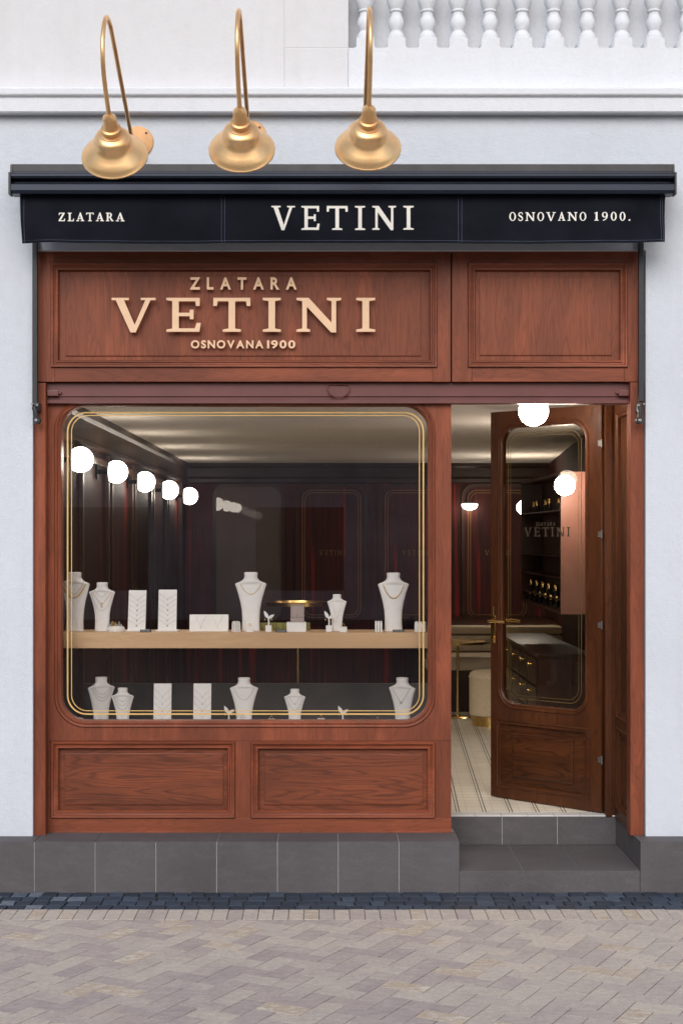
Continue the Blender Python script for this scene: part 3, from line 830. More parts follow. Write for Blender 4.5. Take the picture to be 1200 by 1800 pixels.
# base y for front face is 0 (street side), back at -th
bm = new()
L = [rrect(0, DL, zd0, zd1), rrect(gu0, gu1, gz0, gz1, .10, 10)[::-1], rrect(pu0+.02, pu1-.02, pz0+.02, pz1-.02)[::-1]]
plate(bm, L, -th, 0)
bmesh.ops.translate(bm, verts=bm.verts, vec=(0, 0, -zbase))
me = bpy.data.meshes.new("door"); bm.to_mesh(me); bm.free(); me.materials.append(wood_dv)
bpy.data.objects.remove(door)
door = bpy.data.objects.new("door", me); COL.objects.link(door); door.parent = shop
door.location = (hX, hY, 0); door.rotation_euler = (0, 0, door_rot)
def dobj(name, bm, mat, smooth=False, lab=None):
    bmesh.ops.translate(bm, verts=bm.verts, vec=(0, 0, -zbase))
    o = obj(name, bm, mat, door, smooth, local=True)
    return o
flip = lambda c: Vector((c.x, -c.y, c.z))
for sgn, f_ in ((1, flip), (-1, lambda c: Vector((c.x, c.y-th, c.z)))):
    bm = new()
    sweep(bm, rrect(gu0+.012, gu1-.012, gz0+.012, gz1-.012, .088, 10), [(0, .02), (0, .004), (.006, -.001), (.014, .001), (.018, -.006), (.026, -.006), (.030, .001)], f_)
    dobj("glazing_bead", bm, wood_dv, True)
bm = new()
sweep(bm, rrect(pu0+.022, pu1-.022, pz0+.022, pz1-.022), [(0, .018), (0, .004), (.008, .0), (.014, .003), (.020, -.005), (.026, -.003), (.028, .002)], flip)
dobj("panel_moulding", bm, wood_dh, True)
bm = new()
plate(bm, [rrect(pu0+.01, pu1-.01, pz0+.01, pz1-.01)], .014, .032, flip)
a_ = (pu1-pu0)*.17
sweep(bm, rrect(pu0+a_, pu1-a_, pz0+.065, pz1-.065), [(-.010, .005), (0, .0075), (.001, .014)], flip)
plate(bm, [rrect(pu0+a_+.01, pu1-a_-.01, pz0+.075, pz1-.075)], .005, .010, flip)
dobj("door_panel", bm, wood_dh)
bm = new(); plate(bm, [rrect(gu0+.006, gu1-.006, gz0+.006, gz1-.006, .094, 10)], .018, .024, flip)
dobj("door_glass", bm, door_glass)
for off, wd in ((.030, .003), (.048, .002)):
    bm = new()
    sweep(bm, rrect(gu0+.014+off, gu1-.014-off, gz0+.012+off, gz1-.012-off, .088-off*.35, 10), [(0, .0165), (0, .0175), (-wd, .0175), (-wd, .0165)], flip, closed_prof=True)
    dobj("gold_line", bm, plain("aged_gilt_line", (.22, .15, .05), .4, .5), False)
# lettering on the door glass
faint = plain("faint_gilt_lettering", (.05, .033, .02), .6, .1)
def door_text(txt, pa_, pb_, pt, pbm, bold=.16):
    bm = new()
    for ch, a, b in text_line(txt, 0, 1, .30):
        loops, w_ = glyph(ch)
        u0, u1 = du(pa_), du(pb_)
        zt_, zb_ = dz((pa_+pb_)/2, pt), dz((pa_+pb_)/2, pbm)
        Lp = [[(u0+(a+x/w_*(b-a))*(u1-u0), zb_+z*(zt_-zb_)) for x, z in lp] for lp in loops]
        plate(bm, Lp, .0155, .017, flip)
    dobj("glass_lettering", bm, faint)
door_text("VETINI", 917, 998, 927, 943); door_text("ZLATARA", 938, 972, 918, 924)
# handle set: long backplate + lever, both faces
for side, ucen in ((1, du(868)), (-1, du(868))):
    bm = new(); y0 = 0 if side > 0 else -th-.0
    zc_ = dz(868, 1092); s_ = 1 if side > 0 else -1
    yy = (lambda v: v) if side > 0 else (lambda v: -th - v)
    z_lo, z_hi = dz(868, 1130), dz(868, 1082)
    box(bm, ucen-.014, ucen+.014, yy(0), yy(.006), z_lo, z_hi, .002)
    tube(bm, [(ucen, yy(.0), zc_), (ucen, yy(.045), zc_)], .009, 14)
    tube(bm, catmull([(ucen, yy(.045), zc_), (ucen-.02, yy(.050), zc_+.002), (ucen-.06, yy(.05), zc_+.003), (ucen-.115, yy(.048), zc_)], 5), .0075, 12)
    if side > 0:
        tube(bm, [(ucen, yy(.004), z_hi), (ucen, yy(.004), dz(868, 1066))], .004, 8)
    lathe(bm, [(.0001, 0), (.009, .0), (.010, .004), (.008, .008), (.0001, .009)], 14, Matrix.Translation((ucen, yy(.004), z_lo+.03)) @ Matrix.Rotation(R(-90 if side > 0 else 90), 4, 'X'))
    dobj("handle", bm, brass, True)
for py in (779, 939, 1099, 1336):
    bm = new(); zc_ = PZ(py, .45)
    tube(bm, [(-.006, .004, zc_-.022), (-.006, .004, zc_+.022)], .0045, 10)
    box(bm, -.006, .02, -.002, .003, zc_-.015, zc_+.015)
    dobj("hinge", bm, screw, True)

# --- raised sign lettering
sign = thing("raised_sign", "large champagne coloured raised letters reading ZLATARA VETINI OSNOVANA 1900 on the oak board", "sign", P(430, 640, YB))
YL = YB + .0085
for ch, a, b in (('V',197,274),('E',293,352),('T',375,440.5),('I',462,493.5),('N',521,599.5),('I',626,659)):
    bm = new(); put_glyph(bm, ch, a, b, 524, 583.5, YL-.020, .010, s=.19); o = obj("letter", bm, letter_m, sign)
for bm in sans_line("ZLATARA", 334, 521.5, 488, 509.5, YL-.012, .010, .62): obj("letter", bm, letter_m, sign)
for bm in sans_line("OSNOVANA", 336, 463, 598.5, 612.5, YL-.010, .008, .22): obj("letter", bm, letter_m, sign)
for bm in sans_line("1900", 469.5, 519, 598.5, 612.5, YL-.010, .008, .16): obj("letter", bm, letter_m, sign)

# ================================================================== AWNING
awn = thing("awning", "closed navy awning cassette and valance with ivory lettering over the shopfront", "awning", P(600, 300, YW))
YC = -.34
bm = new()
zz = lambda py: PZ(py, YC)
prof = [(YW+.005, zz(287)), (YC+.05, zz(287)), (YC+.045, zz(288)), (YC+.045, zz(301.5)), (YC+.012, zz(303)), (YC, zz(305.5)), (YC, zz(309)), (YC+.006, zz(312.5)), (YC+.05, zz(313)), (YC+.05, zz(320.5)), (YC+.008, zz(321.5)), (YC, zz(324)), (YC, zz(334)), (YC+.010, zz(339.5)), (YC+.09, zz(339.5)), (YC+.10, zz(331)), (YW+.005, zz(305))]
extr(bm, prof, PX(19, YC), PX(1185, YC))
cass_m = plain("navy_cassette_lacquer", (.010, .016, .032), .32, .3, .15, 3)
obj("cassette", bm, cass_m, awn)
for a, b in ((15.5, 19.2), (1184.8, 1188)):
    pr = [(YW+.004, zz(286)), (YC+.04, zz(286)), (YC+.035, zz(302)), (YC-.006, zz(303)), (YC-.006, zz(341.5)), (YC+.055, zz(341.5)), (YC+.06, zz(330)), (YW+.004, zz(303))]
    bm = new(); extr(bm, pr, PX(a, YC), PX(b, YC)); obj("end_cap", bm, black_metal, awn)
bm = new(); pbox(bm, 20, 1184, 288.5, 301, YC+.043, YC+.046); obj("cover_strip", bm, plain("weathered_black_board", (.035, .030, .032), .5, 0, .3, 12), awn)
# valance: thin cloth with folds
YV = -.285
def val_y(x, z):
    t = (PZ(340, YV)-z)/.245
    s_ = YV + .006*t*math.sin(x*7.1+1) + .0025*t*math.sin(x*23+.5+3*z)
    e = max(0, 1-abs(x-PX(36, YV))/.28); s_ += .020*e*t*math.sin(16*(x+z))
    e = max(0, 1-abs(x-PX(1168, YV))/.32); s_ += .024*e*t*math.sin(14*(x-z)+1)
    return s_
x0, x1 = PX(35.5, YV), PX(1168.5, YV); ztp = PZ(338, YV)
nx, nz = 180, 14; bm = new(); grid = []
for j in range(nz+1):
    row = []
    for i in range(nx+1):
        x = x0 + (x1-x0)*i/nx + (.008*(j/nz)*(1-2*i/nx) if i in (0, nx) else 0)
        zb_ = PZ(427.5 - 1.2*math.cos(i/nx*math.pi*2*2.0)*.6, YV); z = ztp + (zb_-ztp)*j/nz
        row.append(bm.verts.new((x, val_y(x, z), z)))
    grid.append(row)
for j in range(nz):
    for i in range(nx): bm.faces.new((grid[j][i], grid[j+1][i], grid[j+1][i+1], grid[j][i+1]))
bmesh.ops.recalc_face_normals(bm, faces=bm.faces)
bmesh.ops.solidify(bm, geom=bm.faces[:], thickness=.0016)
val = obj("valance", bm, fabric, awn, True)
bm = new()
def seam_v(px, py0=341, py1=427):
    x = PX(px, YV); n_ = 40
    for k in range(n_):
        za, zb2 = PZ(py0+(py1-py0)*k/n_, YV), PZ(py0+(py1-py0)*(k+.65)/n_, YV)
        ya = val_y(x, za)-.0026; box(bm, x-.0008, x+.0008, ya, ya+.001, zb2, za)
for px in (389.5, 395, 805, 811, 43, 1160, 1163.5): seam_v(px)
for py in (423.2,):
    n_ = 330
    for k in range(n_):
        xa = x0+.012+(x1-x0-.024)*k/n_; xb = xa+(x1-x0)/n_*.65; z = PZ(py - 1.2*math.cos((xa-x0)/(x1-x0)*math.pi*4)*.6, YV); ya = val_y(xa, z)-.0026
        box(bm, xa, xb, ya, ya+.001, z-.0008, z+.0008)
obj("stitching", bm, thread, val)
fnV = lambda c: Vector((c.x, c.y + val_y(c.x, c.z) - YV, c.z))
T0 = YV-.0012
bm = new()
for ch, a, b in (('V',477,518.5),('E',529.6,561),('T',574,611),('I',623.7,641.5),('N',654,695.7),('I',708.5,726.7)):
    put_glyph(bm, ch, a, b, 362, 404, T0, .0014, fnV, s=.185, t=.055)
obj("printed_lettering", bm, awn_text, val)
bm = new()
for ch, a, b in (('Z',103.7,115),('L',119.6,130.7),('A',134.7,148.7),('T',152,165.3),('A',169,183.3),('R',186.7,200),('A',204,219.3)):
    put_glyph(bm, ch, a, b, 374, 389, T0, .0014, fnV, s=.21, t=.09)
obj("printed_lettering", bm, awn_text, val)
for txt, a, b in (("OSNOVANO", 894.5, 1029.5), ("1900.", 1043, 1107.5)):
    bm = new()
    for ch, a1, b1 in text_line(txt, a, b, .30, s=.2, t=.08): put_glyph(bm, ch, a1, b1, 373, 388, T0, .0014, fnV, s=.2, t=.08)
    obj("printed_lettering", bm, awn_text, val)
# side arms folded against the wall, with knuckle brackets
for pa_, pb_, s_ in ((57, 66, 1), (1122, 1131, -1)):
    bm = new(); Yg = -.135
    pbox(bm, pa_, pb_, 420, 712 if s_ > 0 else 706, Yg, Yg+.028, .004)
    rail = obj("guide_arm", bm, rail_metal, awn)
    bm = new(); xc = PX((pa_+pb_)/2 + 2*s_, Yg)
    k = (D+Yg)/F
    pbox(bm, pa_-1+s_, pb_+s_*3, 708, 722, Yg-.012, YPi+.0, .004)
    tube(bm, [(xc-.006, Yg-.015, PZ(716, Yg)), (xc+.004*s_, Yg-.018, PZ(728, Yg)), (xc+.006*s_, Yg-.014, PZ(741, Yg))], .012, 12)
    lathe(bm, [(.0001, -.02), (.017, -.02), (.019, -.015), (.019, .012)], 18, Matrix.Translation((xc+.006*s_, Yg, PZ(739, Yg))) @ Matrix.Rotation(R(-90), 4, 'X'))
    br = obj("bracket", bm, black_metal, rail, True)
    for dx, py, rr in ((.006, 739, .009), (.012, 713, .006), (-.012, 711, .006)):
        bm = new()
        lathe(bm, [(.0001, -.030), (rr*.8, -.030), (rr, -.027), (rr, -.01)], 14, Matrix.Translation((xc+dx*s_, Yg, PZ(py, Yg))) @ Matrix.Rotation(R(-90), 4, 'X'))
        obj("bolt", bm, screw, br, True)

# ================================================================== GOOSENECK LAMPS
def lamp():
    t = thing("gooseneck_lamp", "", "wall lamp", (0, YW, 0))
    y0 = YW
    # local frame: x=0, y absolute minus YW
    def pt(Y, z): return Vector((0, Y-YW, z))
    bm = new()
    lathe(bm, [(.0001, -.010), (.070, -.009), (.078, -.007), (.080, 0)], 40, Matrix.Translation((0, 0, 3.684)) @ Matrix.Rotation(R(-90), 4, 'X'))
    bp = obj("base_plate", bm, plate_brass, t, True, local=True)
    for a in (45, 135, 225, 315):
        bm = new(); lathe(bm, [(.0001, -.0135), (.005, -.013), (.006, -.008)], 10, Matrix.Translation((.062*math.cos(R(a)), 0, 3.684+.062*math.sin(R(a)))) @ Matrix.Rotation(R(-90), 4, 'X'))
        obj("screw", bm, rail_metal, bp, True, local=True)
    path = [pt(YW+.0, 3.675), pt(-.20, 3.645), pt(-.30, 3.640), pt(-.403, 3.672), pt(-.73, 3.802), pt(-1.02, 3.917), pt(-1.12, 3.945), pt(-1.22, 3.932), pt(-1.295, 3.86), pt(-1.325, 3.775), pt(-1.295, 3.68), pt(-1.215, 3.605), pt(-1.125, 3.540)]
    bm = new(); tube(bm, catmull(path, 8), .0100, 14); obj("arm", bm, lampbrass, t, True, local=True)
    prof = [(.0001, -.004), (.014, -.004), (.017, 0), (.0285, .013), (.030, .020), (.0325, .070), (.043, .073), (.0435, .078), (.036, .081), (.036, .100), (.049, .103), (.050, .107), (.062, .110), (.074, .118), (.080, .132), (.081, .152), (.084, .160), (.094, .172), (.112, .186), (.128, .200), (.138, .212), (.143, .222), (.147, .225), (.147, .231), (.143, .233), (.136, .215), (.124, .200), (.10, .180), (.080, .164), (.074, .150), (.07, .125), (.0001, .115)]
    ax = Vector((0, math.sin(R(55)), -math.cos(R(55))))
    M = Matrix.Translation(pt(-1.130, 3.543)) @ Vector((0, 0, 1)).rotation_difference(ax).to_matrix().to_4x4()
    bm = new(); lathe(bm, prof, 56, M, cap=False); sh = obj("shade", bm, lampbrass, t, True, local=True)
    bm = new(); lathe(bm, [(.0001, .116), (.022, .116), (.022, .14), (.034, .16), (.036, .178), (.026, .195), (.0001, .20)], 24, M); obj("bulb", bm, white_p, sh, True, local=True)
    return t
l1 = lamp(); LX = [-.925, -.364, .192]; LZ = [0, .028, .036]
ld = ["leftmost brass gooseneck lamp, its round wall plate showing beside the shade", "middle brass gooseneck lamp, hanging above the start of the awning's large word", "rightmost brass gooseneck lamp, its arm arching in front of the first baluster"]
for i in range(3):
    o = l1 if i == 0 else dup(l1)
    o.location = (LX[i], YW, LZ[i]); o['label'] = ld[i]; o['group'] = "brass gooseneck lamps over the awning"

# ================================================================== HOUSE ACROSS THE STREET (out of view, added for the window to reflect)
opp = thing("townhouse", "brick house added across the street, out of view, for the display window to reflect", "building", (0, -24, 0))
bm = new(); box(bm, -15, 15, -30, -24, 0, 6.3); obj("wall", bm, plain("pale_brick", (.60, .48, .46), .85, 0, .3, 1.5), opp)  # brick kept pale to lift the haze on the window glass
bm = new(); box(bm, -15.3, 15.3, -30, -23.6, 6.3, 6.7); box(bm, -15, 15, -24.1, -23.8, 3.6, 3.9); obj("string_course", bm, plain("sandstone_trim", (.16, .14, .13), .85), opp)
for i in range(7):
    for j in range(2):
        bm = new(); xx = -12.5+i*4; zz_ = .5+j*3.7 if j else .6
        box(bm, xx-.9, xx+.9, -24.03, -23.99, zz_, zz_+1.7); obj("window", bm, bottle_dark if (i+j) % 4 else red_awn, opp)

# ================================================================== INTERIOR
ZB = 15.5; YBk = ZB-D; zce = H + 126*ZB/F
XLw = -1.371
def S(name, bm, mat, smooth=False): return struct(obj(name, bm, mat, None, smooth))
bm = new(); box(bm, XLw-.1, 2.6, .50, YBk+.1, zfl-.1, zfl); fl = S("floor", bm, floor_m)
bm = new()
tiles(bm, PX(780, Yr), 1.60, [PX(833+46*i, Yr+.05) for i in range(0, 6)], zfl-.005, Yr-.002, .50, 'z', .005, .003)
S("floor_threshold", bm, porch_tile)
bm = new(); box(bm, XLw-.2, 2.7, .14, YBk+.2, zce, zce+.1); S("ceiling", bm, ceil_m)
bm = new(); box(bm, XLw-.1, XLw, .10, YBk, zfl-.1, zce); S("wall_left", bm, side_streak_m)
bm = new(); box(bm, XLw-.1, 2.5, YBk, YBk+.1, zfl-.1, zce); S("wall_back", bm, back_streak_m)
rw0, rw1 = Vector((1.60, .52)), Vector((2.226, YBk))
bm = new(); v = [bm.verts.new(c) for c in ((rw0.x, rw0.y, zfl-.1), (rw1.x, rw1.y, zfl-.1), (rw1.x+.1, rw1.y, zfl-.1), (rw0.x+.1, rw0.y, zfl-.1), (rw0.x, rw0.y, zce), (rw1.x, rw1.y, zce), (rw1.x+.1, rw1.y, zce), (rw0.x+.1, rw0.y, zce))]
for f in ((3,2,1,0),(4,5,6,7),(0,1,5,4),(1,2,6,5),(2,3,7,6),(3,0,4,7)): bm.faces.new([v[i] for i in f])
S("wall_right", bm, side_streak_m)
def rwx(Y): return rw0.x + (rw1.x-rw0.x)*(Y-rw0.y)/(rw1.y-rw0.y)
# picture rail / frieze on the back and left walls
bm = new()
extr(bm, [(YBk, zce), (YBk-.03, zce), (YBk-.03, zce-.03), (YBk-.012, zce-.05), (YBk-.012, PZ(838, YBk)), (YBk-.03, PZ(842, YBk)), (YBk-.03, PZ(848, YBk)), (YBk, PZ(850, YBk))], XLw, rw1.x)
struct(obj("frieze", bm, dark_wood_h))
def extr_y(bm, prof, y0, y1):
    a = [bm.verts.new((x, y0, z)) for x, z in prof]; b = [bm.verts.new((x, y1, z)) for x, z in prof]; n = len(prof)
    for i in range(n):
        j = (i+1) % n; bm.faces.new((a[i], b[i], b[j], a[j]))
    bm.faces.new(a); bm.faces.new(b[::-1])
bm = new(); extr_y(bm, [(XLw, zce), (XLw+.03, zce), (XLw+.03, zce-.04), (XLw+.012, zce-.06), (XLw+.012, zce-.17), (XLw+.03, zce-.18), (XLw+.03, zce-.20), (XLw, zce-.21)], .14, YBk)
for i in range(6):
    y = .9 + i*1.22
    box(bm, XLw-.001, XLw+.022, y, y+.05, zfl, zce-.215, .002); box(bm, XLw-.001, XLw+.022, y+1.05, y+1.10, zfl, zce-.215, .002)
    box(bm, XLw-.001, XLw+.018, y+.05, y+1.05, zce-.29, zce-.25, .002)
struct(obj("wall_panelling", bm, dark_wood))
# framed rounded panels on the back wall with double gilt line and the shop's name
pgl = plain("gilt_thread", (.22, .13, .05), .5, .2)
for i, kind in enumerate(("plain grey mirror panel on the back wall nearest the globe lamps", "dark back wall panel with gold outline behind the middle of the display window", "dark back wall panel with gold outline behind the right side of the display window", "dark back wall panel with gold outline seen through the doorway gap", "dark back wall panel with gold outline seen through the door glass")):
    a = 383 + 145.5*i; Yp = YBk-.02
    if i == 0: t = tag_t = thing("wall_mirror", kind, "mirror", P(a+54, 1090, YBk-.01))
    else: t = thing("wall_panel", kind, "wall panel", P(a+54, 1090, YBk-.01), group="gold lined panels on the back wall")
    bm = new(); plate(bm, [rrect(PX(a-9, Yp), PX(a+117, Yp), PZ(1097, Yp), PZ(850, Yp), .13), rrect(PX(a-3, Yp), PX(a+111, Yp), PZ(1091, Yp), PZ(856, Yp), .11)[::-1]], Yp, YBk+.0)
    obj("panel_frame", bm, dark_wood, t)
    bm = new(); plate(bm, [rrect(PX(a-4, Yp), PX(a+112, Yp), PZ(1092, Yp), PZ(855, Yp), .11)], Yp+.012, Yp+.018)
    obj("panel_face", bm, mirror_m if i == 0 else back_streak_m, t)
    if i:
        bm = new()
        for o_ in (2, 6.5):
            sweep(bm, rrect(PX(a+o_, Yp), PX(a+108-o_, Yp), PZ(1088-o_, Yp), PZ(859+o_, Yp), .10-.004*o_), [(0, Yp+.008), (0, Yp+.012), (-.008, Yp+.012), (-.008, Yp+.008)], closed_prof=True)
        obj("gold_line", bm, pgl, t)
        bm = new()
        for ch, p0, p1 in text_line("VETINI", a+32, a+78, .35): put_glyph(bm, ch, p0, p1, 967, 976, Yp+.011, .003)
        obj("panel_lettering", bm, pgl, t)
# globe lamps on the left wall (positions follow the row in the picture)
def globe(name, label, c, r, mat, cut=None, stem=None, group=None, base_m=None):
    t = thing(name, label, "globe lamp", c, group=group)
    bm = new(); prof = []
    a0 = 0 if cut is None else math.acos(cut)
    for k in range(25):
        a = a0 + (math.pi-a0)*k/24; prof.append((max(1e-4, r*math.sin(a)), r*math.cos(a)))
    M = Matrix.Rotation(R(-90), 4, 'Y') if cut is not None else Matrix.Identity(4)
    lathe(bm, prof, 40, M); obj("globe", bm, mat, t, True, local=True)
    bm = new()
    if stem == 'up':
        L = stem_len
        lathe(bm, [(.03, r*.93), (.03, r*1.05), (.008, r*1.1), (.008, L-.012), (.045, L-.010), (.045, L)], 24)
    elif stem == 'left':
        L = c[0] - XLw
        lathe(bm, [(r*.70, r*.60), (r*.72, r*.72), (.014, r*.8), (.014, L-.012), (.045, L-.010), (.045, L)], 24, M)
    elif stem == 'right':
        L = base_m
        lathe(bm, [(r*.5, r*.85), (r*.5, r*.98), (.012, r), (.012, L-.012), (.04, L-.01), (.04, L)], 24, Matrix.Rotation(R(90), 4, 'Y'))
    elif stem == 'back':
        L = base_m
        lathe(bm, [(r*.5, r*.85), (r*.5, r*.98), (.012, r), (.012, L-.006), (.03, L-.005), (.03, L)], 24, Matrix.Rotation(R(-90), 4, 'X'))
    obj("mount", bm, rail_metal, t, True, local=True)
    return t
gl = [(142, 808, 22.5, "nearest"), (205, 829.5, 20, "second"), (255, 847, 18, "third"), (297.5, 861.5, 16.5, "fourth"), (333, 872, 15, "farthest")]
for px, py, rp, nm in gl:
    Z = 1.25*F/(570-px); Z = max(Z, 8.15); Y = Z-D
    globe("wall_globe_lamp", f"lit opal globe on the left interior wall, {nm} of the row of five", P(px, py, Y), rp*Z/F, globe_m, .60, 'left', "lit globes along the left wall")
Y = 8.06-D; stem_len = 2.47-PZ(728, Y)
globe("porch_globe_lamp", "large lit opal globe hanging in the doorway in front of the open door", P(937, 723, Y), 26*8.06/F, porch_m, None, 'up')
Y = 9.75-D; globe("door_glass_globe", "lit globe added before the copper cabinet end, standing for one mirrored in door glass", P(992, 853, Y), 18*9.75/F, emis("opal_glass_fill", (1, .86, .74), 70), None, 'back', None, 10.0-9.75)  # door-glass globe image built as a lamp, bright enough to light the ceiling
Y = 14.0-D; globe("corner_globe_lamp", "half hidden globe behind the dark bottle cabinet at the back right", P(921, 892, Y), 13*14/F, boost_m, None, 'right', None, rwx(Y)-PX(921, Y))
# globe's mirror reflection, built as a small glowing dome on the back panel
Yq = YBk-.10; t = thing("globe_reflection_dome", "small glowing dome left of the open door, standing in for a globe reflection", "reflection stand-in", P(825, 888, Yq))
bm = new(); prof = [(.0001, -.05)] + [(.078*math.sin(R(a)), -.05*math.cos(R(a))) for a in range(10, 91, 10)] + [(.078, .012), (.0001, .012)]
lathe(bm, prof, 30); obj("dome", bm, emis("dome_reflection_glow", (1, .9, .75), 6), t, True, local=True)
bm = new(); box(bm, -.05, .05, -.02, .095, .013, .03, .002); obj("bracket", bm, rail_metal, t, local=True)

# banquette, table, pouffe
YQ = 5.2
t = thing("banquette", "taupe channelled leather banquette along the back of the shop", "banquette", (1.4, YQ+.3, zfl))
bm = new(); box(bm, .85, 2.05, YQ+.03, YQ+.62, zfl, .60); box(bm, .85, 2.15, YQ+.60, YBk, zfl, .93); obj("base", bm, dark_wood_h, t)
bm = new(); box(bm, .85, 2.03, YQ, YQ+.62, .60, .725, .035); obj("seat", bm, leather, t, True)
for z0_, z1_ in ((.725, .80), (.80, .875), (.875, .95)):
    bm = new(); box(bm, .85, 2.06, YQ+.44, YQ+.66, z0_+.002, z1_-.002, .033); obj("back_roll", bm, leather, t, True)
Yt = 12.7-D; ztb = PZ(1127, Yt)
t = thing("side_table", "small round brass rimmed table in front of the banquette", "table", P(806, 1200, Yt)); t.location.z = zfl
bm = new(); r_ = 50*(D+Yt)/F
M = Matrix.Translation((PX(804, Yt), Yt, 0))
lathe(bm, [(.0001, ztb), (r_-.004, ztb), (r_, ztb-.004), (r_, ztb-.018), (r_-.004, ztb-.022), (.0001, ztb-.022)], 48, M); obj("table_top", bm, brass, t, True)
bm = new(); lathe(bm, [(.011, ztb-.023), (.011, zfl+.02), (.09, zfl+.014), (.11, zfl+.003), (.0001, zfl+.001)], 28, M); obj("pedestal", bm, brass, t, True)
Ys = 12.2-D; t = thing("pouffe", "round cream pouffe with a gold plinth on the shop floor", "pouffe", (PX(866, Ys), Ys, zfl))
rr = .185; hh = .42
bm = new(); lathe(bm, [(.0001, .075), (rr-.02, .075), (rr-.003, .085), (rr, .11), (rr, hh-.055), (rr+.006, hh-.045), (rr, hh-.035), (rr-.006, hh-.015), (rr-.03, hh), (.0001, hh+.004)], 48); obj("cushion", bm, velvet, t, True, local=True)
bm = new(); lathe(bm, [(rr-.02, .074), (rr-.02, 0), (.0001, 0)], 48); obj("plinth_ring", bm, brass, t, True, local=True)

# counter with drawers on the right
Yc0, Yc1 = 10.32-D, 12.53-D; xc0 = PX(943, Yc0)
t = thing("sales_counter", "dark wood counter with brass knobbed drawers seen through the door glass", "counter", (1.6, 3.5, zfl))
bm = new(); v0 = len(bm.verts); box(bm, xc0+.01, rwx(Yc0)-.01, Yc0+.01, Yc1, zfl, .925, .002); obj("carcass", bm, dark_wood, t)
bm = new(); box(bm, xc0, rwx(Yc0)-.005, Yc0, Yc1, .926, .95, .003); obj("counter_top", bm, dark_wood_h, t)
for i in range(5):
    for j, zz0 in enumerate((.745, .565, .385)):
        y = Yc0+.05+i*.43
        bm = new(); box(bm, xc0-.004, xc0+.012, y, y+.40, zz0, zz0+.16, .003); dr = obj("drawer", bm, dark_wood, t)
        bm = new(); lathe(bm, [(.006, 0), (.006, .015), (.016, .02), (.016, .028), (.0001, .030)], 14, Matrix.Translation((xc0-.003, y+.2, zz0+.12)) @ Matrix.Rotation(R(-90), 4, 'Y')); obj("knob", bm, brass, dr, True)
# wall cabinet with copper end
Ya, Yb_ = 10.0-D, 12.03-D; xa = PX(985, Ya)
t = thing("wall_cabinet", "wall cabinet with a copper coloured end panel holding rows of gold capped bottles", "cabinet", (1.7, 3.1, 1.2))
za_, zb_ = PZ(1080, Ya), PZ(829, Ya)
bm = new(); box(bm, xa, rwx(Ya)+.02, Ya, Ya+.025, za_, zb_, .002); obj("end_panel", bm, copper, t)
bm = new(); box(bm, xa+.16, rwx(Ya), Ya+.026, Yb_, za_, zb_); box(bm, xa, xa+.16, Yb_-.02, Yb_, za_, zb_); box(bm, xa, xa+.16, Ya+.026, Yb_, zb_-.02, zb_); box(bm, xa, xa+.16, Ya+.026, Yb_, za_, za_+.02); obj("carcass", bm, dark_wood, t)
shz = [1.32, 1.46, 1.60, 1.90]
bm = new()
for z_ in shz: box(bm, xa+.002, xa+.16, Ya+.027, Yb_-.022, z_-.008, z_)
obj("shelf", bm, dark_wood_h, t)
bottle_d = plain("dark_bottle_glass", (.02, .018, .015), .1, 0)
first = None; ORD = 'first second third fourth fifth sixth seventh eighth ninth tenth eleventh twelfth thirteenth fourteenth'.split()
for z_, n_, rn in ((za_+.02, 14, 'bottom'), (1.32, 12, 'middle'), (1.90, 6, 'top')):
    for i in range(n_):
        Yy = Ya+.10+i*(1.85/n_)
        if first is None:
            b_ = thing("gold_capped_bottle", "small dark gold capped bottle standing on the wall cabinet's shelves", "bottle", (0, 0, 0), group="gold capped bottles in the wall cabinet")
            bm = new(); lathe(bm, [(.0001, 0), (.018, 0), (.020, .004), (.020, .040), (.008, .05), (.0001, .05)], 14); obj("body", bm, bottle_d, b_, True, local=True)
            bm = new(); lathe(bm, [(.012, .045), (.012, .08), (.010, .083), (.0001, .083)], 12); obj("cap", bm, brass, b_, True, local=True)
            first = b_
        else: b_ = dup(first)
        b_['label'] = f"small gold capped bottle, {ORD[i]} from the copper panel in the {rn} row of the cabinet"; b_['group'] = f"gold capped bottles, {rn} row of the wall cabinet"
        b_.location = (xa+.03+.02*(i % 2), Yy, z_+.0005)

# ================================================================== WINDOW DISPLAY
YS = .16
zsh = PZ(1112, YS)
t = thing("display_shelf", "thick pale oak shelf across the display window", "shelf", P(430, 1125, .2))
zsb = PZ(1139.5, YS)
bm = new(); box(bm, PX(104, YS), PX(757, YS), YS, YS+.26, zsb, zsh, .002); obj("board", bm, oak, t)
bm = new()
for px in (116, 744): box(bm, PX(px, .3)-.012, PX(px, .3)+.012, .24, .36, zsb-.06, zsb-.001, .002)
obj("bracket", bm, dark_wood, t)
zdk = .66
t = thing("display_deck", "hidden platform under the lower display, pale to bounce light onto the busts", "display platform", (-.3, .5, zdk-.05))
bm = new(); box(bm, PX(96), PX(790), .092, .95, zdk-.06, zdk, .002); obj("deck_board", bm, plain("bounce_deck_lining", (.85, .83, .80), .8, 0, .03, 6), t)  # deck is out of sight, made pale to bounce light onto the lower busts
bm = new(); box(bm, PX(96), PX(790), .93, .97, zfl, zdk-.061); box(bm, PX(96), PX(790), .952, .985, zdk-.06, .90, .002); obj("back_board", bm, plain("charcoal_felt", (.06, .055, .053), .8, 0, .3, 3), t)

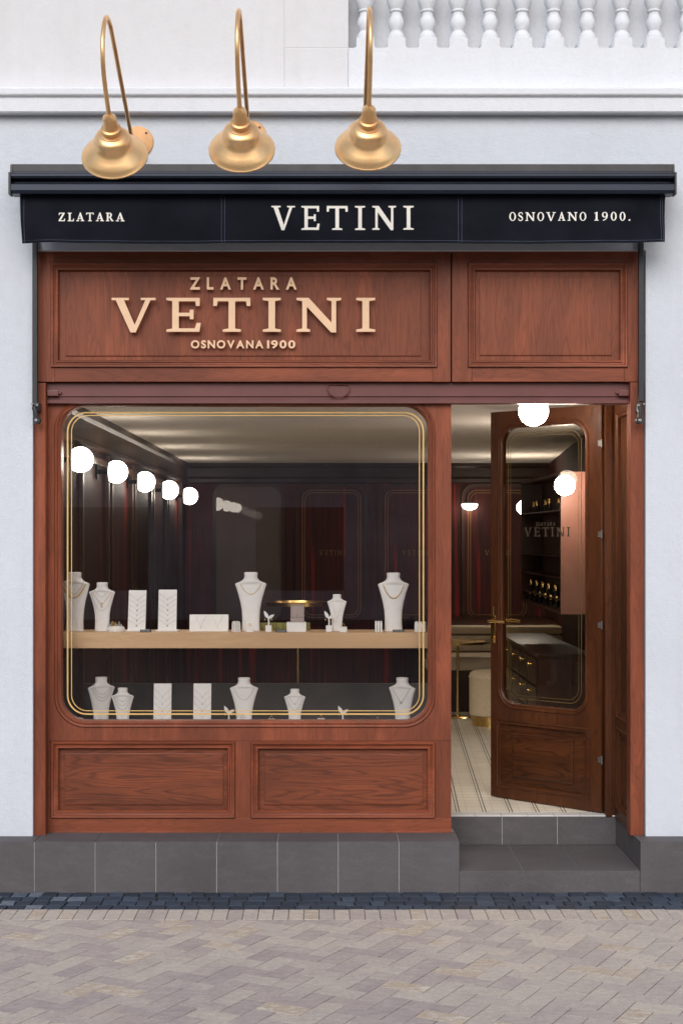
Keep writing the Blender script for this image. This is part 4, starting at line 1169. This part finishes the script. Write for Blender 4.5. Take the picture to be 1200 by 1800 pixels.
SPROF = [(1.0, .090, .085, 0), (.995, .112, .095, 0), (.965, .116, .098, 0), (.93, .110, .095, 0), (.89, .118, .092, 0), (.86, .145, .088, -.005), (.835, .19, .082, -.01), (.815, .245, .066, -.015), (.80, .265, .055, -.015), (.785, .266, .055, -.012), (.75, .252, .062, -.005), (.65, .222, .072, .005), (.5, .182, .072, .015), (.35, .155, .066, .015), (.2, .147, .062, .01), (.08, .150, .064, .0), (0, .154, .066, 0)]
def bust_surface(h, x, z, wf=1.0):
    zz_ = z/h
    for (a, b) in zip(SPROF, SPROF[1:]):
        if b[0] <= zz_ <= a[0]:
            t_ = (a[0]-zz_)/(a[0]-b[0]+1e-9); rx = (a[1]*(1-t_)+b[1]*t_)*h*wf; ry = (a[2]*(1-t_)+b[2]*t_)*h; oy = (a[3]*(1-t_)+b[3]*t_)*h
            q = max(0, 1-abs(x/rx)**2.4) if rx > 0 else 0
            return oy - ry*q**(1/2.4)
    return 0
def chain(bm, h, hw, ztop_, drop, rad, vee=1.6, wf=1.0, beads=0, n=30):
    pts = []
    for i in range(n+1):
        u = -1+2*i/n; x = hw*h*u; z = h*(ztop_ - drop*(1-abs(u)**vee))
        pts.append(Vector((x, bust_surface(h, x, z, wf)-rad*.6, z)))
    tube(bm, pts, rad, 6)
    if beads:
        for i in range(2, n-1, beads):
            bmesh.ops.create_icosphere(bm, subdivisions=1, radius=rad*2.1, matrix=Matrix.Translation(pts[i]))
    return pts
def bust(label, px, py_top, py_base, Y, zb, rz=0, chains=(), pend=None, wf=1.0):
    h = (py_base-py_top)*(D+Y)/F
    t = thing("necklace_bust", label, "necklace bust", (PX(px, Y), Y, zb+.0005), R(rz), "white necklace busts in the window")
    bm = new(); rings = []
    sp = []
    for a, b in zip(SPROF, SPROF[1:]):
        for k in range(3):
            u = k/3; sp.append(tuple(a[i]*(1-u)+b[i]*u for i in range(4)))
    sp.append(SPROF[-1])
    for z, rx, ry, oy in sp:
        ring = []
        for i in range(40):
            a = 2*math.pi*i/40; ca, sa = math.cos(a), math.sin(a)
            e = 2/2.4
            ring.append(bm.verts.new((rx*h*wf*math.copysign(abs(ca)**e, ca), oy*h + ry*h*math.copysign(abs(sa)**e, sa)*(1 if sa < 0 else .75), z*h)))
        rings.append(ring)
    for A, B in zip(rings, rings[1:]):
        for i in range(40): j = (i+1) % 40; bm.faces.new((A[i], A[j], B[j], B[i]))
    bm.faces.new(rings[0]); bm.faces.new(rings[-1][::-1])
    bmesh.ops.recalc_face_normals(bm, faces=bm.faces)
    obj("body", bm, white_l, t, True, local=True)
    for (hw, zt_, dr, rad, vee, beads, mt) in chains:
        bm = new(); p = chain(bm, h, hw, zt_, dr, rad, vee, wf, beads); obj("necklace", bm, mt, t, True, local=True)
    if pend:
        z, s_, mt, cross = pend
        bm = new(); y = bust_surface(h, 0, z*h, wf)-.004
        if cross:
            box(bm, -.0022, .0022, y-.002, y+.002, z*h-s_*1.1, z*h+s_*.9, .0005); box(bm, -s_*.6, s_*.6, y-.0015, y+.0015, z*h+.1*s_, z*h+.1*s_+.0045, .0005)
        else: bmesh.ops.create_icosphere(bm, subdivisions=2, radius=s_, matrix=Matrix.Translation((0, y, z*h)))
        obj("pendant", bm, mt, t, True, local=True)
    return t
c = chain
YD = .29
bust("tall white bust with two gold chains at the left end of the oak shelf", 132, 1007, 1110.5, YD, zsh, -8, ((.17, .83, .20, .0016, 2, 0, goldch), (.205, .80, .23, .0026, 2, 1, goldch)))
bust("shorter white bust with a gold cross pendant beside the left end bust on the shelf", 180, 1025, 1110.5, YD, zsh, 0, ((.16, .85, .16, .0010, 1.2, 0, silver), (.20, .81, .26, .0012, 1.2, 0, goldch), (.22, .78, .36, .0010, 2, 0, silver)), (.55, .014, goldch, True))
bust("tall white bust with a leafy gold necklace in the middle of the oak shelf", 441, 1007, 1110.5, YD, zsh, 0, ((.19, .83, .205, .0014, 2, 2, goldch),))
bust("small white bust with a fine chain right of the ring box on the shelf", 592, 1046, 1110.5, YD, zsh, 0, ((.14, .84, .5, .0006, 1.2, 0, silver),))
bust("tall white bust with a heavy gold chain near the right end of the oak shelf", 691, 1008, 1110.5, YD, zsh, 3, ((.19, .83, .265, .0019, 2.2, 1, goldch),))
YD2 = .42
zb2 = lambda: zdk
def lowb(px, top, Y): return top, (H-zdk)*F/(D+Y)+940
for lab, px, top, Y, rz, ch, pe in (
    ("white bust turned right with three silver chains at the window's lower left", 178, 1190, .40, 28, ((.17,.84,.16,.0012,2,0,silver),(.19,.82,.21,.0012,2,0,silver),(.21,.80,.25,.0012,2,0,silver)), None),
    ("small white bust with layered silver chains beside the turned bust at lower left", 216, 1209, .36, 0, ((.16,.84,.16,.0012,2,0,silver),(.19,.82,.24,.0012,2,0,silver),(.21,.80,.32,.0012,2,0,silver)), None),
    ("white bust with a single silver chain in the middle of the lower display", 429, 1191, .40, 0, ((.20,.83,.25,.0012,2,0,silver),), None),
    ("small white bust with a silver pendant and longer chain in the lower display", 518, 1211, .38, 0, ((.16,.84,.22,.0011,1.3,0,silver),(.2,.8,.33,.0011,2,0,silver)), (.62,.004,silver,False)),
    ("white bust turned left with silver pendant, in the lower display", 707, 1191, .40, -24, ((.19,.84,.30,.0012,1.3,0,silver),), (.53,.006,silver,False))):
    h_px = {178: 93, 216: 74, 429: 93, 518: 70, 707: 93}[px]
    hh = h_px*(D+Y)/F
    z0_ = PZ(top, Y)-hh
    # each lower bust stands on a low white riser block on the deck
    t = thing("display_block", {178: "white riser block under the turned bust at the window's lower left", 216: "white riser block under the small bust with layered chains", 429: "white riser block under the lower middle bust", 518: "white riser block under the small bust with silver pendant", 707: "white riser block under the turned bust at the lower right"}[px], "display block", (PX(px, Y), Y, zdk), group="blocks under the lower busts")
    bm = new(); w2 = .055; box(bm, -w2, w2, -.035, .045, .0005, z0_-zdk-.0002, .003); obj("block", bm, white_p, t, local=True)
    bust(lab, px, top, top+h_px, Y, z0_, rz, ch, pe)
def pendant_board(label, px, top, base, Y, zb, wpx, silver_m=silver):
    k = (D+Y)/F; h = (base-top)*k; w_ = wpx*k/2
    t = thing("pendant_board", label, "jewellery stand", (PX(px, Y), Y, zb+.0005), R(-4 if px < 270 else 0), "upright pendant boards")
    bm = new(); lean = .035
    v = [(-w_, 0, .006), (w_, 0, .006), (w_, lean, h), (-w_, lean, h), (-w_, .012, .006), (w_, .012, .006), (w_, lean+.012, h), (-w_, lean+.012, h)]
    vv = [bm.verts.new(c) for c in v]
    for f in ((0,1,2,3),(5,4,7,6),(0,4,5,1),(3,2,6,7),(1,5,6,2),(4,0,3,7)): bm.faces.new([vv[i] for i in f])
    bmesh.ops.recalc_face_normals(bm, faces=bm.faces)
    obj("board", bm, white_l, t, local=True)
    bm = new(); box(bm, -w_-.010, w_+.010, -.022, .06, 0, .007, .0015); obj("foot", bm, white_p, t, local=True)
    bm = new(); n_ = 6
    for i in range(n_):
        zt_ = h*(.90-.125*i)
        def pt(x, z): return Vector((x, lean*z/h-.0014, z))
        zv = zt_-h*.13
        tube(bm, [pt(-w_*.93, zt_), pt(0, zv), pt(w_*.93, zt_)], .00085, 5)
        bmesh.ops.create_icosphere(bm, subdivisions=1, radius=.0032+.001*(i % 3), matrix=Matrix.Translation(pt(0, zv-.004)))
    obj("pendants", bm, silver_m, t, True, local=True)
pendant_board("upright white board of fine pendants on the shelf next to the gold ring stand", 240, 1039, 1110.5, .27, zsh, 31)
pendant_board("upright white board of fine pendants on the shelf, second board from the left end", 294, 1038, 1110.5, .27, zsh, 32)
Y_ = .38; zlow = PZ(1272, Y_)
pendant_board("white pendant board in the lower display with larger round pendants, nearer the left corner", 285, 1203, (H-zdk)*F/(D+Y_)+940, Y_, zdk, 31)
pendant_board("white pendant board in the lower display between the other board and the middle bust", 355, 1203, (H-zdk)*F/(D+Y_)+940, Y_, zdk, 31)
# low slanted pad for two necklaces
k = (D+.26)/F; t = thing("necklace_pad", "wide low white pad with two fine necklaces on the oak shelf", "jewellery stand", (PX(367, .26), .26, zsh+.0005))
bm = new(); w_, h = 34*k, 29*k
vv = [bm.verts.new(c) for c in ((-w_,0,0),(w_,0,0),(w_,.02,h),(-w_,.02,h),(-w_,.07,0),(w_,.07,0),(w_,.035,h),(-w_,.035,h))]
for f in ((0,1,2,3),(5,4,7,6),(0,4,5,1),(3,2,6,7),(1,5,6,2),(4,0,3,7)): bm.faces.new([vv[i] for i in f])
bmesh.ops.recalc_face_normals(bm, faces=bm.faces); obj("pad", bm, white_l, t, local=True)
for dx in (-.042, .045):
    bm = new(); tube(bm, [(dx-.028, .016, h*.95), (dx, .002, h*.28), (dx+.028, .016, h*.95)], .0008, 5)
    bmesh.ops.create_icosphere(bm, subdivisions=1, radius=.003, matrix=Matrix.Translation((dx, .002, h*.22))); obj("necklace", bm, silver, t, True, local=True)
# ring stand: oval with gold rings
def ring(bm, c, r, rad, tilt=0):
    M = Matrix.Translation(c) @ Matrix.Rotation(R(tilt), 4, 'Z')
    tube(bm, [M @ Vector((r*math.cos(a), 0, r*math.sin(a))) for a in [2*math.pi*i/16 for i in range(16)]], rad, 6, True)
t = thing("ring_stand", "round white cushion stand of gold rings beside the cross pendant bust", "ring stand", (PX(204, .24), .24, zsh+.0005))
bm = new(); lathe(bm, [(.0001, 0), (.044, 0), (.046, .004), (.046, .018), (.040, .026), (.03, .03), (.0001, .03)], 32); obj("cushion", bm, white_l, t, True, local=True)
for i, (dx, dy_, dz_) in enumerate(((-.028, -.02, .034), (-.01, -.03, .040), (.012, -.026, .036), (-.018, .0, .046), (.016, .002, .046), (.0, -.012, .044), (.028, -.014, .034))):
    bm = new(); ring(bm, (dx, dy_, dz_-.004), .009, .0026, 20*i); obj("ring", bm, goldch if i % 2 else silver, t, True, local=True)
# small name tags
def tag_block(label, px, Y, wpx=19):
    k = (D+Y)/F; t = thing("name_tag", label, "name tag", (PX(px, Y), Y, zsh+.0005), group="small slate name tags")
    bm = new(); box(bm, -wpx*k/2, wpx*k/2, 0, .012, 0, .013, .0008); obj("block", bm, tagm, t, local=True)
    bm = new()
    for ch, a, b in text_line("VETINI", -wpx*k*.4, wpx*k*.4, .3):
        loops, w_ = glyph(ch); plate(bm, [[(a+x/w_*(b-a), .004+z*.005) for x, z in lp] for lp in loops], -.0008, .0002)
    obj("lettering", bm, white_p, t, local=True)
tag_block("small slate name tag at the foot of the left pendant board on the shelf", 256, .185)
tag_block("small slate name tag left of the ring box on the oak shelf", 494, .185)
tag_block("small slate name tag in front of the right end bust on the shelf", 700, .185, 20)
# bracelet rolls
def bracelet(label, px, Y, zb, w_=.022, h=.055, mt=silver, rz=0):
    t = thing("bracelet_stand", label, "bracelet stand", (PX(px, Y), Y, zb+.0005), R(rz), "little bracelet and watch stands")
    bm = new(); prof = [(-.5, 0), (-.5, .5), (-.44, .8), (-.25, .97), (0, 1), (.25, .97), (.44, .8), (.5, .5), (.5, 0)]
    pr = [(x*h*.75, z*h) for x, z in prof]
    a = [bm.verts.new((-w_, y, z)) for y, z in pr]; b = [bm.verts.new((w_, y, z)) for y, z in pr]
    for i in range(len(pr)-1): bm.faces.new((a[i], a[i+1], b[i+1], b[i]))
    bm.faces.new(a); bm.faces.new(b[::-1]); bm.faces.new((a[-1], a[0], b[0], b[-1]))
    bmesh.ops.recalc_face_normals(bm, faces=bm.faces); obj("roll", bm, white_l, t, True, local=True)
    for dx in (-.4, .35):
        bm = new(); tube(bm, [(w_*dx, y*1.03, z*1.02) for y, z in pr], .0016, 6); obj("bracelet", bm, mt, t, True, local=True)
    return t
bracelet("white bracelet arch with a silver bracelet left of the middle bust on the shelf", 415, .22, zsh, .016, .055, silver, 25)
bracelet("white stand with dark linked bracelets left of the right end bust", 665, .23, zsh, .018, .056, plain("oxidised_silver", (.12, .12, .12), .4, .8))
bracelet("white bracelet pillow at the far right end of the oak shelf", 739, .23, zsh, .028, .053, silver, -15)
# earring trees
def tree(label, px, top, Y, zb, s_=1.0, flipx=1):
    k = (D+Y)/F; h = PZ(top, Y)-zb
    t = thing("earring_stand", label, "earring stand", (PX(px, Y), Y, zb+.0005), group="leaf shaped earring stands")
    bm = new(); box(bm, -.0155, .0155, -.0155, .0155, 0, max(.03, h-.075), .0015); obj("base", bm, white_p, t, local=True)
    zb_ = max(.03, h-.075); bm = new()
    tube(bm, catmull([(0, 0, zb_), (.001*flipx, 0, zb_+.02), (-.002*flipx, 0, zb_+.042)], 4), [.004]*9, 8)
    def leaf(p0, p1, wd):
        p0, p1 = Vector(p0), Vector(p1); d = p1-p0; n_ = Vector((-d.z, 0, d.x)).normalized()
        L = []; 
        for i in range(9): u = i/8; L.append((u, math.sin(math.pi*u**.8)*wd))
        a = [p0+d*u+n_*w1 for u, w1 in L] + [p0+d*u-n_*w1 for u, w1 in L[-2:0:-1]]
        f0 = [bm.verts.new(q+Vector((0, -.003, 0))) for q in a]; f1 = [bm.verts.new(q+Vector((0, .003, 0))) for q in a]
        bm.faces.new(f0); bm.faces.new(f1[::-1])
        for i in range(len(a)): j = (i+1) % len(a); bm.faces.new((f0[i], f0[j], f1[j], f1[i]))
    leaf((-.002*flipx, 0, zb_+.036), (-.024*flipx, 0, zb_+.076), .009); leaf((-.002*flipx, 0, zb_+.036), (.030*flipx, 0, zb_+.056), .008)
    bmesh.ops.recalc_face_normals(bm, faces=bm.faces)
    obj("leaves", bm, white_p, t, False, local=True)
    for dx in (-.018, .016):
        bm = new(); tube(bm, [(dx*flipx, -.005, zb_+.05), (dx*flipx, -.005, zb_+.034)], .0008, 5); bmesh.ops.create_icosphere(bm, subdivisions=2, radius=.0045, matrix=Matrix.Translation((dx*flipx, -.005, zb_+.030))); obj("earring", bm, goldch, t, True, local=True)
tree("white leaf earring stand on the shelf between the middle bust and the ring box", 472, 1074, .23, zsh)
tree("white leaf earring stand on the shelf just left of the small bust", 578, 1074, .23, zsh)
tree("white leaf earring stand in the lower display left of the middle bust", 402, 1241, .30, zdk)
tree("white leaf earring stand in the lower display right of the small bust", 602, 1241, .30, zdk)
# ring cubes
def cube_ring(label, px, top, Y, zb, wpx=13):
    k = (D+Y)/F; h = PZ(top, Y)-zb; w_ = wpx*k/2
    t = thing("ring_block", label, "ring block", (PX(px, Y), Y, zb+.0005), group="white ring blocks")
    bm = new(); box(bm, -w_, w_, -w_, w_, 0, h, .0015); obj("block", bm, white_p, t, local=True)
    bm = new(); ring(bm, (0, -w_*.3, h+.007), .008, .0013, 20); bmesh.ops.create_icosphere(bm, subdivisions=1, radius=.003, matrix=Matrix.Translation((0, -w_*.3, h+.016))); obj("ring", bm, goldch, t, True, local=True)
cube_ring("white ring block in front of the middle bust on the shelf", 439, 1102, .20, zsh, 12)
cube_ring("white ring block in front of the small bust on the shelf", 603, 1102, .20, zsh, 13)
cube_ring("white ring block in the lower display in front of the middle bust", 426, 1262, .26, zdk, 13)
cube_ring("white ring block in the lower display left of the small bust", 477, 1264, .26, zdk, 12)
cube_ring("white ring block in the lower display right of the small bust", 564, 1263, .26, zdk, 13)
cube_ring("low white ring block in the lower display left of the turned right bust", 663, 1266, .26, zdk, 15)
cube_ring("white ring block at the foot of the turned bust at lower right", 717, 1263, .28, zdk, 12)
# watch roll in the left corner
t = bracelet("white roll with a silver ring in the lower left corner of the window", 137, .30, PZ(1262, .30)-.055, .024, .055, silver)
bm = new(); box(bm, -.026, .026, -.02, .02, zdk-t.location.z+.001, -.0006, .001); obj("support", bm, white_p, t, local=True)
# ring box on a white block
k = (D+.24)/F
t = thing("plinth_block", "white block under the open ring box on the shelf", "display block", (PX(521, .24), .24, zsh+.0005))
bm = new(); box(bm, -17*k, 17*k, -.03, .04, 0, 16.5*k, .0015); obj("block", bm, white_p, t, local=True)
t = thing("ring_box", "open blush velvet ring box on its white block in the shelf display", "ring box", (PX(522.5, .24), .24, zsh+.001+16.5*k))
bm = new(); box(bm, -12*k, 12*k, -.024, .030, 0, 7.5*k, .002); obj("base", bm, pinkbox, t, local=True)
bm = new(); box(bm, -11.5*k, 11.5*k, .022, .034, 7.6*k, 30*k, .002); sweep(bm, rrect(-10*k, 10*k, 9*k, 28.5*k), [(0, .020), (.004, .018), (.006, .022)]); obj("lid", bm, pinkbox, t, local=True)
bm = new(); ring(bm, (0, -.008, 8.4*k), .008, .0014, 10); bmesh.ops.create_icosphere(bm, subdivisions=1, radius=.0035, matrix=Matrix.Translation((0, -.008, 8.4*k+.010))); obj("ring", bm, silver, t, True, local=True)
# brocade box and brass tray table further inside
Y = .36
t = thing("brocade_box", "low olive gold brocade box lying behind the ring box on the oak shelf", "box", (PX(501, Y), Y+.02, zsh+.0005))
bm = new(); box(bm, PX(457, Y), PX(545, Y), Y-.01, Y+.055, zsh+.001, PZ(1095, Y), .004); obj("lid_and_tray", bm, green_m, t, True)
Y = 1.9; t = thing("tray_table", "round brass edged tray table behind the shelf display", "table", (PX(522, Y), Y+.25, zfl))
bm = new(); M = Matrix.Translation((PX(522, Y), Y+.25, 0)); r_ = 56*(D+Y)/F; z_ = PZ(1064, Y)
lathe(bm, [(.0001, z_), (r_-.006, z_), (r_-.004, z_+.012), (r_, z_+.012), (r_, z_-.012), (.0001, z_-.012)], 48, M); obj("tray", bm, brass, t, True)
bm = new(); lathe(bm, [(.012, z_-.013), (.012, zfl+.02), (.12, zfl+.012), (.13, zfl+.002), (.0001, zfl+.001)], 24, M); obj("pedestal", bm, brass, t, True)
